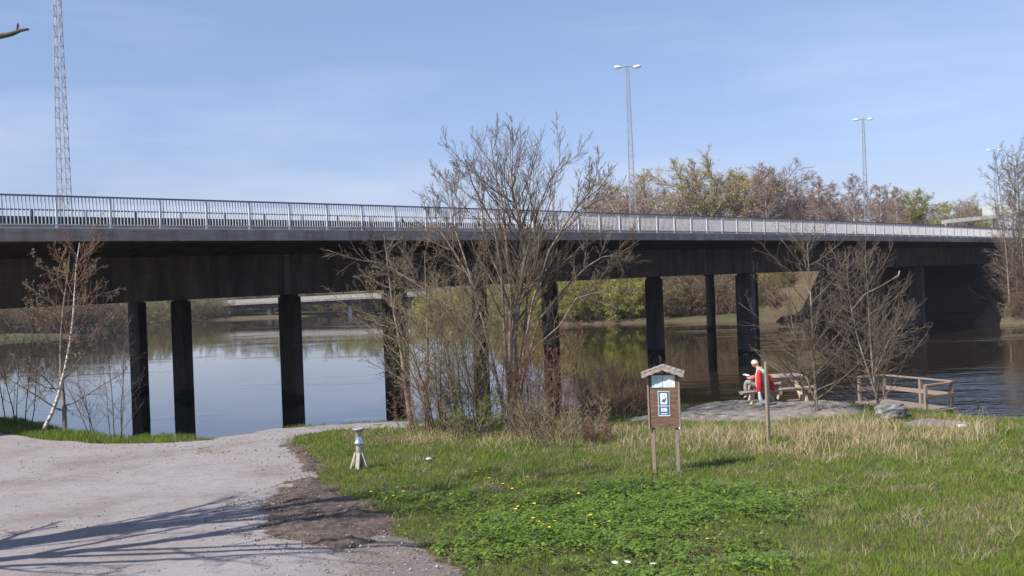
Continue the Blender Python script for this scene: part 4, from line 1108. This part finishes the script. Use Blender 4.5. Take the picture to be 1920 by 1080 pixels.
stems = [([(960,806),(966,720),(962,640),(972,560),(985,480),(975,420),(962,370),(958,310)], .135, 0),
         ([(962,806),(974,700),(985,620),(990,520),(1000,440),(1008,395),(1030,340),(1058,295)], .10, .4),
         ([(955,806),(950,700),(945,610),(940,500),(925,420),(903,380),(886,345),(872,300)], .09, -.5),
         ([(966,806),(985,690),(1010,600),(1060,540),(1100,500),(1130,482),(1150,478),(1165,488)], .07, .3),
         ([(962,806),(975,700),(1000,560),(1030,470),(1060,420),(1085,385),(1105,360),(1118,335)], .08, -.9),
         ([(952,806),(930,700),(905,600),(880,520),(850,470),(832,442),(812,420),(802,405)], .07, .5),
         ([(950,806),(925,680),(895,560),(870,480),(850,420),(850,390),(846,365),(842,340)], .065, 1.2),
         ([(958,806),(955,680),(958,560),(950,460),(942,380),(933,345),(925,300),(920,262)], .085, .9),
         ([(964,806),(975,690),(1005,650),(1050,610),(1080,560),(1110,550),(1145,545),(1160,560)], .05, -.6),
         ([(954,806),(935,720),(900,640),(850,580),(800,545),(765,522),(742,508),(722,498)], .06, 1.5)]
for px_, r0_, dz_ in stems:
    r0_ = r0_*(1.0 if r0_ > .12 else .56)
    n = len(px_); pts = [rel(at(px, py, D0 + dz_*i/(n-1)*1.6)) for i, (px, py) in enumerate(px_)]
    # smooth, thicken point list
    T.put(pts, r0_, .014, 0, 8)
    L = sum(math.dist(a, b) for a, b in zip(pts[:-1], pts[1:]))
    T.sprout(pts, L, r0_, 1, P_lead if r0_ > .12 else P_big)
big = tree_obj('bare_tree', T, b0, [0], M['bark_grey'], M['twig_brown'], T.leaves(2500, .018, OLV, .02))
tag(big, 'large bare many-stemmed tree in the middle of the picture', 'tree')

def shrub(seed, px, py, hgt, spread, nst, label, twig, leafn=0, leafc=OLV, lsize=.018, lean=(0,0), bark='bark_dark', name='bare_shrub', D=None, rbase=.5, dens=1.0, cat='shrub', leaf_spread=.03):
    b = foot(px, py, D); T = Tree(seed); r = T.r
    for i in range(nst):
        a = r.uniform(0, 6.28); q = math.sqrt(r.random()); ox, oy = math.cos(a)*q*rbase, math.sin(a)*q*rbase
        d = (ox/rbase*spread*.6+lean[0]+r.gauss(0,.08), oy/rbase*spread*.6+lean[1]+r.gauss(0,.08), 1)
        L = hgt*(.65+.45*r.random()); rr = .008+.006*L*.6
        z = hz(b.x+ox, b.y+oy) - b.z
        pts = T.chain((ox, oy, z-.05), d, L, rr, .005, 7, .07, .03, 0, 5)
        T.sprout(pts, L, rr, 1, [dict(n=11*dens, t0=.10, ang=38, len=.40, rad=.5, rmin=.005, pts=5, wob=.15, up=.06),
                                 dict(n=8*dens, t0=.1, ang=40, len=.45, rad=.5, rmin=.0036, pts=4, wob=.18, up=.05)])
    o = tree_obj(name, T, b, [0], M[bark], M[twig], T.leaves(leafn, lsize, leafc, leaf_spread, seed), ('stems','twigs'))
    tag(o, label, cat); return o
shrub(11, 850, 806, 4.3, .40, 17, 'yellowish twiggy shrub left of the big bare tree', 'twig_straw', 4200, ((.26,.20,.06),(.40,.32,.12)), .020, (-.06,0), rbase=.95)
shrub(12, 905, 812, 3.9, .36, 17, 'dense brown shrub crowding the left foot of the big tree', 'twig_brown', 2500, OLV, .020, rbase=.8)
shrub(13, 1010, 812, 2.7, .36, 18, 'dark reddish shrub at the right foot of the big tree', 'twig_red', 3200, ((.20,.07,.05),(.30,.14,.08)), .020, (.08,0), rbase=.8)
shrub(14, 965, 822, 1.7, .55, 12, 'low grey-brown shrub in front of the big tree trunk', 'twig_brown', 600, OLV, .016, rbase=1.0)
shrub(15, 800, 812, 1.7, .6, 16, 'low reddish budding shrub beside the rock edge', 'twig_red', 1500, ((.26,.12,.08),(.36,.22,.12)), .02, rbase=.7)
shrub(16, 870, 820, 1.2, .6, 14, 'low shrub with fresh green leaves below the yellowish shrub', 'twig_straw', 1500, GRN, .028, rbase=.8)
shrub(17, 1050, 828, 1.15, .9, 22, 'low tangled bramble bush with straw right of the big tree', 'twig_straw', 300, BRN, .016, rbase=1.0)
shrub(18, 1128, 828, .62, .9, 16, 'small dark brown bush in dry grass left of the board', 'twig_red', 500, ((.06,.035,.02),(.12,.07,.04)), .02, rbase=.35)
shrub(19, 1150, 786, 1.9, 1.0, 18, 'wide low bare bush at the water left of the board', 'twig_red', 500, BRN, .016, rbase=.6)
shrub(20, 1100, 790, 2.3, .5, 5, 'thin bare sapling shrub between big tree and low bush', 'twig_brown', 100, OLV, .016, rbase=.4, dens=.8)

def leader_tree(seed, guide, D, r0, label, name, bark, twig, P, dz=0, leafn=0, leafc=OLV, lsize=.02, extra=None, group=None, cat='tree'):
    b = foot(guide[0][0], guide[0][1], D); Db = b.y; T = Tree(seed)
    for gd, rr in [(guide, r0)] + (extra or []):
        n = len(gd); pts = []
        for i, (px, py) in enumerate(gd):
            p = at(px, py, Db + dz*i/(n-1)); pts.append((p.x-b.x, p.y-b.y, p.z-b.z))
        if gd[0][1] >= guide[0][1]-8: pts[0] = (pts[0][0], pts[0][1], min(pts[0][2], 0)-.1)
        # resample to 10 points
        m = 10; q = []
        for i in range(m):
            q.append(T.along(pts, i/(m-1))[0])
        T.put(q, rr, .010, 0, 7)
        L = sum(math.dist(a, c) for a, c in zip(q[:-1], q[1:])); T.sprout(q, L, rr, 1, P)
    o = tree_obj(name, T, b, [0], M[bark], M[twig], T.leaves(leafn, lsize, leafc, .02, seed))
    tag(o, label, cat, group); return o
P_alder = [dict(n=44, t0=.05, ang=60, len=.52, rad=.40, rmin=.0075, pts=7, wob=.07, up=.10, tap=.62),
           dict(n=9, t0=.12, ang=40, len=.42, rad=.5, rmin=.0048, pts=5, wob=.09, up=.08),
           dict(n=3, t0=.2, ang=40, len=.42, rad=.5, rmin=.0036, pts=3, wob=.12, up=.05)]
leader_tree(31, [(1531,778),(1528,720),(1524,640),(1520,560),(1516,500),(1513,455)], None, .055, 'young bare alder right of the bench, pale straight trunk', 'bare_alder', 'bark_grey', 'twig_brown', P_alder, 0, 500, BRN, .016,
            extra=[([(1531,760),(1505,690),(1490,640),(1478,560)], .03)])
leader_tree(32, [(1652,778),(1640,730),(1632,650),(1628,580),(1625,520),(1621,480)], None, .048, 'young bare alder with broken branch standing left of the jetty', 'bare_alder', 'bark_grey', 'twig_brown', P_alder, .4, 400, BRN, .016,
            extra=[([(1648,760),(1625,690),(1606,630),(1592,560),(1587,495)], .032), ([(1640,700),(1665,640),(1690,610),(1700,590)], .02)])
# broken pale branch hanging from that tree
bb = bpy.data.objects[[o.name for o in COL.objects if o.get('label','').startswith('young bare alder with broken')][0]]
q0 = [at(*p, bb.location.y+.1) - bb.location for p in ((1598,580),(1620,552),(1650,537),(1670,525),(1684,517),(1686,508))]
MB().tube(q0, [.014,.018,.016,.014,.026,.024], 7).build('broken_branch', M['wood_grey'], bb, True)
P_al2 = [dict(n=22, t0=.18, ang=62, len=.46, rad=.34, rmin=.008, pts=6, wob=.08, up=.05, tap=.45),
         dict(n=10, t0=.15, ang=38, len=.40, rad=.5, rmin=.006, pts=5, wob=.11, up=.04),
         dict(n=4, t0=.25, ang=38, len=.42, rad=.5, rmin=.004, pts=3, wob=.11, up=.02)]
leader_tree(33, [(772,800),(765,760),(757,700),(750,640),(735,570),(728,500),(720,440)], None, .075, 'leaning bare tree in front of the fourth bridge pier', 'bare_tree', 'bark_grey', 'twig_brown', P_al2, .5, 900, BRN, .016)
leader_tree(34, [(801,802),(800,740),(803,680),(801,600),(798,520),(796,470)], None, .06, 'slim upright bare tree just right of the fourth bridge pier', 'bare_tree', 'bark_grey', 'twig_brown', P_al2, -.3, 900, BRN, .016)
P_low = [dict(n=20, t0=.08, t1=.85, ang=68, len=.46, rad=.36, rmin=.009, pts=8, wob=.12, up=.05, tap=.55),
         dict(n=8, t0=.2, ang=40, len=.38, rad=.5, rmin=.0055, pts=5, wob=.14, up=.04),
         dict(n=4, t0=.25, ang=40, len=.40, rad=.5, rmin=.0042, pts=3, wob=.14, up=.02)]
P_bir = [dict(n=23, t0=.10, ang=54, len=.42, rad=.36, rmin=.010, pts=6, wob=.09, up=.13, tap=.45),
         dict(n=9, t0=.15, ang=38, len=.42, rad=.5, rmin=.007, pts=5, wob=.12, up=.06),
         dict(n=4, t0=.2, ang=38, len=.42, rad=.5, rmin=.0055, pts=3, wob=.12, up=.03)]
leader_tree(35, [(122,803),(121,760),(115,700),(114,640),(120,570),(127,520),(132,470)], 31.3, .075, 'forked bare birch with one curved white stem at far left', 'bare_birch', 'bark_grey', 'twig_brown', P_low, .3, 2600, ((.34,.29,.16),(.50,.44,.26)), .020)
# its second, white, curved stem
bi = [o for o in COL.objects if o.get('label','').startswith('forked bare birch')][0]
T = Tree(36); pts = [rel2 for rel2 in [tuple(at(px, py, bi.location.y-.15) - bi.location) for px, py in ((80,800),(98,775),(110,742),(116,715),(124,685),(132,640),(138,590),(141,540),(143,500),(150,455))]]
pts[0] = (pts[0][0], pts[0][1], pts[0][2]-.15); T.put(pts, .07, .014, 0, 8); P_bir[0]['t0'] = .45; T.sprout(pts, 5.0, .05, 1, P_bir)
V_, F_ = T.verts([0]); link('white_stem', np_mesh('white_stem', V_, F_, [M['bark_birch']], smooth=True), bi)
V_, F_ = T.verts({1,2,3}); link('white_stem_twigs', np_mesh('white_stem_twigs', V_, F_, [M['twig_red']], smooth=True), bi)
shrub(37, 185, 815, 2.3, .55, 4, 'thin bare sapling bush left of the first bridge pier', 'twig_brown', 120, OLV, .014, rbase=.25, dens=.8, D=29.4)
shrub(38, 228, 822, 3.0, .30, 4, 'thin dark sapling leaning against the view of the first pier', 'bark_dark', 120, OLV, .014, (.12,0), rbase=.3, dens=.7, D=28.6)
shrub(39, 35, 792, 4.2, .35, 5, 'bare sapling bush at the left frame edge by the river', 'twig_brown', 900, OLV, .018, rbase=.5, dens=.9, D=34.2)

# ---------------- shade tree left of the frame; its low branch and its shadow reach into the picture
T = Tree(50); bs_ = (-11.7, 11.6); gz_ = hz(*bs_)
P_sh = [dict(n=10, t0=.22, ang=34, len=.46, rad=.5, rmin=.03, pts=7, wob=.10, up=.05, tap=.35),
        dict(n=6, t0=.2, ang=36, len=.46, rad=.5, rmin=.014, pts=6, wob=.12, up=.03),
        dict(n=5, t0=.2, ang=36, len=.45, rad=.5, rmin=.008, pts=4, wob=.13, up=.02)]
for pts, r0_ in (([(0,0,-.2),(.1,.1,2),(.3,.25,4),(.3,.5,6),(.5,.8,8),(.9,.9,10.5),(1.1,1.2,14.8)], .42), ([(0,0,.3),(.35,-.25,2),(.9,-.5,4),(1.3,-.5,6),(1.6,-.3,8),(2.1,-.4,11)], .26)):
    T.put(pts, r0_, .07, 0, 10); T.sprout(pts, 12, r0_, 1, P_sh)
tip = at(38, 60, 10.5); o_ = (bs_[0], bs_[1], gz_); pr = [(.12,.12,3.6)] + [tuple((at(*p, 10.3)-Vector(o_))) for p in ((-420,90),(-250,60),(-110,66),(-40,72),(0,68),(22,64),(40,57),(54,55))]
T.put(pr, .07, .012, 0, 7); T.put([tuple(at(*p, 10.3)-Vector(o_)) for p in ((30,62),(33,54),(34,44))], .016, .008, 1, 5)
T.put([tuple(at(*p, 10.3)-Vector(o_)) for p in ((33,52),(36,49),(38,48))], .008, .004, 1, 5)
sh_t = tree_obj('shade_tree', T, o_, [0], M['bark_dark'], M['twig_brown'], T.leaves(2500, .05, OLV, .05))
tag(sh_t, 'tree beyond the left frame edge whose single branch tip enters top left', 'tree')

# ---------------- trees and bushes of the far banks: a few variants, copied
def far_tree(seed, H, kind):
    T = Tree(seed); r = T.r
    if kind == 'birch':
        P = [dict(n=38, t0=.14, ang=40, len=.27, rad=.3, rmin=.035, pts=5, wob=.10, up=.06, tap=.7),
             dict(n=11, t0=.15, ang=36, len=.5, rad=.5, rmin=.026, pts=4, wob=.16, up=-.08),
             dict(n=5, t0=.2, ang=36, len=.55, rad=.5, rmin=.021, pts=4, wob=.16, up=-.14)]
        pts = T.chain((0,0,-.3), (0,0,1), H, .16, .03, 9, .02, .02, 0, 7)
        T.sprout(pts, H, .14, 1, P); lf = T.leaves(6000, .065, ((.26,.16,.13),(.34,.23,.16)), .12, seed)
        return T, 'bark_birch', 'twig_purple', lf
    if kind == 'tall':
        P = [dict(n=46, t0=.06, ang=66, len=.27, rad=.3, rmin=.03, pts=6, wob=.08, up=.05, tap=.5),
             dict(n=10, t0=.2, ang=36, len=.42, rad=.5, rmin=.016, pts=4, wob=.12, up=.02), dict(n=5, t0=.2, ang=36, len=.5, rad=.5, rmin=.012, pts=3, wob=.12, up=.0)]
        pts = T.chain((0,0,-.3), (0,0,1), H*.98, .17, .03, 9, .02, .02, 0, 7); T.sprout(pts, H, .15, 1, P)
        return T, 'bark_grey', 'twig_brown', T.leaves(500, .06, BRN, .1, seed)
    P = [dict(n=14, t0=.16, ang=46, len=.45, rad=.5, rmin=.05, pts=6, wob=.12, up=.07, tap=.45),
         dict(n=10, t0=.15, ang=40, len=.50, rad=.5, rmin=.034, pts=5, wob=.14, up=.05),
         dict(n=7, t0=.15, ang=38, len=.52, rad=.5, rmin=.023, pts=4, wob=.15, up=.02)]
    for k in range(3 if kind != 'tall' else 1):
        pts = T.chain((r.uniform(-.4,.4), r.uniform(-.4,.4), -.3), (r.gauss(0,.14), r.gauss(0,.14), 1), H*(.86+.12*r.random()), .20, .05, 9, .04, .02, 0, 7)
        T.sprout(pts, H*.9, .2, 1, P)
    if kind == 'green': lf = T.leaves(9000, .13, YG, .22, seed)
    elif kind == 'olive': lf = T.leaves(13000, .075, ((.44,.38,.17),(.60,.53,.27)), .18, seed)
    else: lf = T.leaves(9000, .065, ((.25,.18,.15),(.36,.28,.23)), .15, seed)
    return T, 'bark_grey', {'green':'twig_straw','olive':'twig_straw'}.get(kind, 'twig_purple'), lf
protos = {}
def get_far(kind, v, H=18.0):
    key = (kind, v)
    if key in protos: return copy_tree(protos[key])
    T, bk, tw, lf = far_tree(hash(kind) % 1 + 100 + v*7 + len(kind)*3, H, kind)
    nm = {'birch':'slender_birch','green':'budding_tree','olive':'budding_tree','brown':'bare_tree','tall':'tall_alder'}[kind]
    o = tree_obj(nm, T, (0,0,0), [0], M[bk], M[tw], lf); protos[key] = o; return o
sky = [(1128,352,'brown',172),(1168,346,'brown',168),(1208,318,'brown',170),(1245,326,'olive',176),(1292,304,'olive',172),(1338,294,'olive',166),(1385,296,'olive',170),(1418,306,'brown',168),
       (1437,306,'birch',160),(1463,330,'birch',162),(1490,347,'birch',168),(1527,332,'birch',160),(1561,342,'birch',164),(1594,326,'birch',160),(1628,345,'birch',170),(1650,347,'birch',165),(1678,350,'birch',163),
       (1716,354,'green',172),(1740,374,'brown',176),(1784,368,'brown',178),(1812,373,'green',180),(1836,392,'green',190),(1850,400,'olive',195),(1475,352,'brown',178),(1512,356,'brown',180),(1578,362,'brown',180),(1612,360,'brown',182),(1700,372,'brown',184),(1764,388,'olive',184),(1100,382,'olive',178),(1540,366,'birch',176),(1452,350,'brown',178)]
cnt = {}
names_ = {'birch':'slender bare birch with white trunk above the railing, %s from left in the birch row', 'brown':'bare purplish brown crown above the bridge railing, %s from left of its kind',
          'olive':'wide crown with brownish yellow buds above the railing, %s from left of its kind', 'green':'yellow green budding crown right of the birches, %s from left'}
for i, (px, py, kind, D) in enumerate(sorted(sky)):
    p = foot(px, py, D); H = at(px, py, D).z - p.z
    c = cnt.get(kind, 0); cnt[kind] = c+1
    o = get_far(kind, c % 3); place(o, p, i*1.7, H/18.6*(1.0 if kind == 'birch' else .98), H/18.6)
    if kind == 'birch': o.scale = (H/18*1.3, H/18*1.3, H/18.6)
    if kind in ('olive','brown','green'): o.scale = (H/18.6*1.45, H/18.6*1.45, H/19.6)
    tag(o, names_[kind] % ORD[c], 'tree', 'trees on the skyline behind the bridge')
# tall alders on the right bank, in front of the bridge end
for i, (px, py, top, D) in enumerate(((1893,590,288,98.5),(1909,592,300,99.5),(1924,594,280,99),(1962,596,262,101),(1900,585,318,101.5),(1940,585,300,102),(1914,585,290,103))):
    p = foot(px, py, D); t = at(px-12, top, D); H = t.z - p.z
    o = get_far('tall', i % 2); place(o, p, 1.1+i*2.3, H/17.5*.72, H/17.5)
    tag(o, ['tall bare alder closest to the bridge end on the right bank','tall bare alder second from left on the right bank','tall bare alder at the right frame edge','tall bare alder beyond the right frame edge','thinner bare alder squeezed behind the first right bank alder','bare alder far outside the right frame edge','bare alder behind the second one on the right bank'][i], 'tree', 'tall alders on the right bank')

def far_bush(seed, kind):
    T = Tree(seed); r = T.r; H = 6.0
    for i in range(13):
        a = r.uniform(0, 6.28); q = r.random()*1.3
        pts = T.chain((math.cos(a)*q*1.5, math.sin(a)*q*1.5, -.5), (math.cos(a)*.42*q, math.sin(a)*.42*q, 1), H*(.65+.4*r.random()), .06, .02, 6, .09, .02, 0, 4)
        T.sprout(pts, H, .06, 1, [dict(n=12, t0=.03, ang=48, len=.34, rad=.5, rmin=.024, pts=4, wob=.14, up=.02), dict(n=7, t0=.1, ang=40, len=.5, rad=.5, rmin=.014, pts=4, wob=.15, up=-.03)])
    lf = {'willow': (11000, .085, YG), 'brownb': (6000, .075, BRN), 'oliveb': (9000, .08, OLV)}[kind]
    return T, T.leaves(lf[0], lf[1], lf[2], .14, seed), {'willow':'twig_straw','brownb':'twig_brown','oliveb':'twig_straw'}[kind]
bprot = {}
def get_bush(kind, v):
    if (kind, v) in bprot: return copy_tree(bprot[(kind, v)])
    T, lf, tw = far_bush(200+v*5+len(kind), kind)
    o = tree_obj('willow_bush' if kind == 'willow' else 'bank_bush', T, (0,0,0), [0], M['bark_grey'], M[tw], lf, ('stems','twigs')); bprot[(kind, v)] = o; return o
bushes = []
rb = random.Random(9)
# right-centre bank seen under the bridge
for px, kind, D, s in ((790,'willow',205,1.3),(830,'willow',200,1.3),(870,'oliveb',195,1.25),(905,'willow',190,1.2),(940,'oliveb',180,1.2),(975,'willow',160,1.05),(1010,'willow',145,1.0),(1045,'willow',141,1.0),(1078,'willow',139,1.05),
                       (1112,'willow',141,1.0),(1140,'brownb',140,1.0),(1168,'willow',139,1.05),(1200,'willow',140,1.0),(1235,'oliveb',140,1.0),(1262,'brownb',139,1.0),(1290,'brownb',139,1.05),(1318,'brownb',140,1.0),(1345,'brownb',138,1.0),(1368,'brownb',139,1.0),(1395,'brownb',136,1.0),(1425,'brownb',136,.55),(1446,'brownb',133,.5),(1470,'oliveb',137,.6),(1492,'brownb',141,.7),(1452,'willow',146,1.0),(1480,'brownb',152,1.2),(1430,'brownb',148,1.2),
                       (1060,'oliveb',150,1.4),(1125,'brownb',150,1.5),(1185,'oliveb',152,1.4),(1245,'brownb',150,1.5),(1300,'brownb',152,1.5),(1352,'brownb',150,1.5),(1000,'willow',165,1.4)):
    bushes.append((px, kind, D, s, 'far bank under the right half'))
for px, kind, D, s in ((-45,'brownb',168,1.2),(0,'oliveb',178,1.3),(30,'brownb',174,1.1),(62,'brownb',172,1.3),(95,'brownb',176,1.25),(128,'brownb',178,1.3),(160,'brownb',182,1.3),(195,'brownb',188,1.3),(228,'brownb',196,1.3),(262,'oliveb',215,1.4),(296,'oliveb',232,1.5),(330,'brownb',246,1.5),(360,'oliveb',254,1.3),(392,'oliveb',262,1.3),(408,'oliveb',259,.9)):
    bushes.append((px, kind, D, s, 'left bank under the bridge'))
for px, kind, D, s in ((430,'oliveb',272,1.6),(462,'brownb',276,1.7),(492,'oliveb',278,1.7),(525,'oliveb',278,1.8),(560,'brownb',280,1.7),(590,'brownb',282,1.6),(622,'oliveb',280,1.8),(655,'willow',278,1.8),(688,'oliveb',276,1.9),(720,'willow',272,1.9),(752,'oliveb',268,1.8)):
    bushes.append((px, kind, D, s, 'bank behind the distant bridge'))
cb = {}
nm2 = {'willow':'yellow green willow bush', 'brownb':'bare brown bush', 'oliveb':'olive budding bush'}
for i, (px, kind, D, s, wh) in enumerate(sorted(bushes)):
    p = foot(px, 560, D); k = (kind, wh); c = cb.get(k, 0); cb[k] = c+1
    cc = cnt.get('b'+kind, 0); cnt['b'+kind] = cc+1
    o = get_bush(kind, cc % 2); s *= rb.uniform(.9, 1.12); place(o, p, rb.uniform(0, 6.28), s*1.15, s)
    tag(o, '%s on the %s, %s from left' % (nm2[kind], wh, ORD[c]), 'bush', 'bushes on the far banks')
# undergrowth just above the railing, below the birches
for i, (px, top, D) in enumerate(((1425,402,158),(1460,404,160),(1500,406,161),(1540,408,160),(1580,408,162),(1620,410,160),(1660,410,163),(1700,412,162),(1740,414,165),(1775,416,168),(1380,398,160),(1335,394,160),(1290,392,161),(1245,390,162),(1200,388,162),(1150,388,163),(1105,392,165))):
    p = foot(px, 560, D); H = at(px, top, D).z - p.z
    o = get_bush('brownb' if i % 3 else 'oliveb', i % 2); place(o, p, i*1.3, H/6*.8, H/6.2)
    tag(o, 'tall brown undergrowth bush peeping over the railing, row position %s' % ORD[i], 'bush', 'undergrowth below the skyline trees')
# shrubs on the right bank slope
for i, (px, py, D, s) in enumerate(((1900,590,98,.42),(1922,592,98,.5),(1890,560,101,.45),(1945,590,99,.7),(1912,560,101,.6),(1905,540,104,.8))):
    o = get_bush('brownb', i % 2); place(o, foot(px, py, D), i*2.1, s)
    tag(o, 'bare scrub on the sunlit slope under the tall alders, clump %s' % ORD[i], 'bush', 'scrub on the right bank slope')

# ================================================================== CAMERA, SUN, SKY
cam = bpy.data.cameras.new('camera'); co = bpy.data.objects.new('camera', cam); COL.objects.link(co); sc.camera = co
cam.sensor_width = 36; cam.lens = F/1920*36; cam.clip_start = .1; cam.clip_end = 6000
c_, s_ = math.cos(TH), math.sin(TH)
co.matrix_world = Matrix(((c_, s_, 0, 0), (0, 0, -1, 0), (-s_, c_, 0, CZ), (0, 0, 0, 1)))
EL = R(46); AZ = math.atan2(-.83, -.555)
sun = bpy.data.lights.new('sun', 'SUN'); sun.energy = 5.0; sun.angle = R(.53); sun.color = (1, .95, .87)
so_ = bpy.data.objects.new('sun', sun); COL.objects.link(so_)
dirv = Vector((math.sin(AZ)*math.cos(EL), math.cos(AZ)*math.cos(EL), math.sin(EL)))
so_.rotation_euler = dirv.to_track_quat('Z', 'Y').to_euler()
w = bpy.data.worlds.new('World'); sc.world = w; w.use_nodes = True; nt = w.node_tree; bgd = nt.nodes['Background']
sk = nt.nodes.new('ShaderNodeTexSky'); sk.sky_type = 'NISHITA'; sk.sun_disc = False; sk.sun_elevation = EL; sk.sun_rotation = AZ
sk.air_density = 1.0; sk.dust_density = .6; sk.ozone_density = 2.0; sk.altitude = 50
# thin cirrus veils low in the sky
g = nt.nodes.new('ShaderNodeTexCoord'); mp_ = nt.nodes.new('ShaderNodeMapping'); mp_.inputs['Scale'].default_value = (1.6, 1.6, 9)
nt.links.new(g.outputs['Generated'], mp_.inputs[0])
nz = nt.nodes.new('ShaderNodeTexNoise'); nz.inputs['Scale'].default_value = 1.7; nz.inputs['Detail'].default_value = 6; nz.inputs['Roughness'].default_value = .55
nt.links.new(mp_.outputs[0], nz.inputs['Vector'])
cf = ramp(nt, nz.outputs['Fac'], [(.44, (0,0,0)), (.72, (.60,)*3)])
sep = nt.nodes.new('ShaderNodeSeparateXYZ'); nt.links.new(g.outputs['Generated'], sep.inputs[0])
mr_ = nt.nodes.new('ShaderNodeMapRange'); mr_.inputs[1].default_value = .32; mr_.inputs[2].default_value = .02; mr_.inputs[3].default_value = .15; mr_.inputs[4].default_value = 1
nt.links.new(sep.outputs[2], mr_.inputs[0])
mu = nt.nodes.new('ShaderNodeMath'); mu.operation = 'MULTIPLY'; nt.links.new(cf, mu.inputs[0]); nt.links.new(mr_.outputs[0], mu.inputs[1])
zr = nt.nodes.new('ShaderNodeMapRange'); zr.inputs[1].default_value = .0; zr.inputs[2].default_value = .30; nt.links.new(sep.outputs[2], zr.inputs[0])
tint = mixc(nt, 1.0, sk.outputs[0], ramp(nt, zr.outputs[0], [(0, (.63,.585,.76)), (.4, (.74,.71,.86)), (1, (.94,.91,.95))]), 'MULTIPLY')
cl = mixc(nt, mu.outputs[0], tint, (4.9, 5.1, 6.2))
nt.links.new(cl, bgd.inputs[0]); bgd.inputs[1].default_value = .128
sc.view_settings.view_transform = 'Standard'; sc.view_settings.look = 'None'; sc.view_settings.gamma = 1.0; sc.view_settings.exposure = 0.42
sc.cycles.max_bounces = 6; sc.cycles.diffuse_bounces = 3; sc.cycles.glossy_bounces = 3; sc.cycles.transmission_bounces = 3; sc.cycles.transparent_max_bounces = 4
sc.cycles.use_denoising = True

# thin spring haze over the river
hm_ = bpy.data.materials.new('thin_air'); hm_.use_nodes = True; n_ = hm_.node_tree
n_.nodes.remove(n_.nodes['Principled BSDF']); v_ = n_.nodes.new('ShaderNodeVolumePrincipled'); v_.inputs['Color'].default_value = (.80,.86,1,1); v_.inputs['Density'].default_value = .00020
n_.links.new(v_.outputs[0], n_.nodes['Material Output'].inputs['Volume'])
tag(MB().box((0, 1450, 35), (5400, 3600, 80)).build('haze', hm_), 'thin pale haze over the river', None, None, 'stuff')
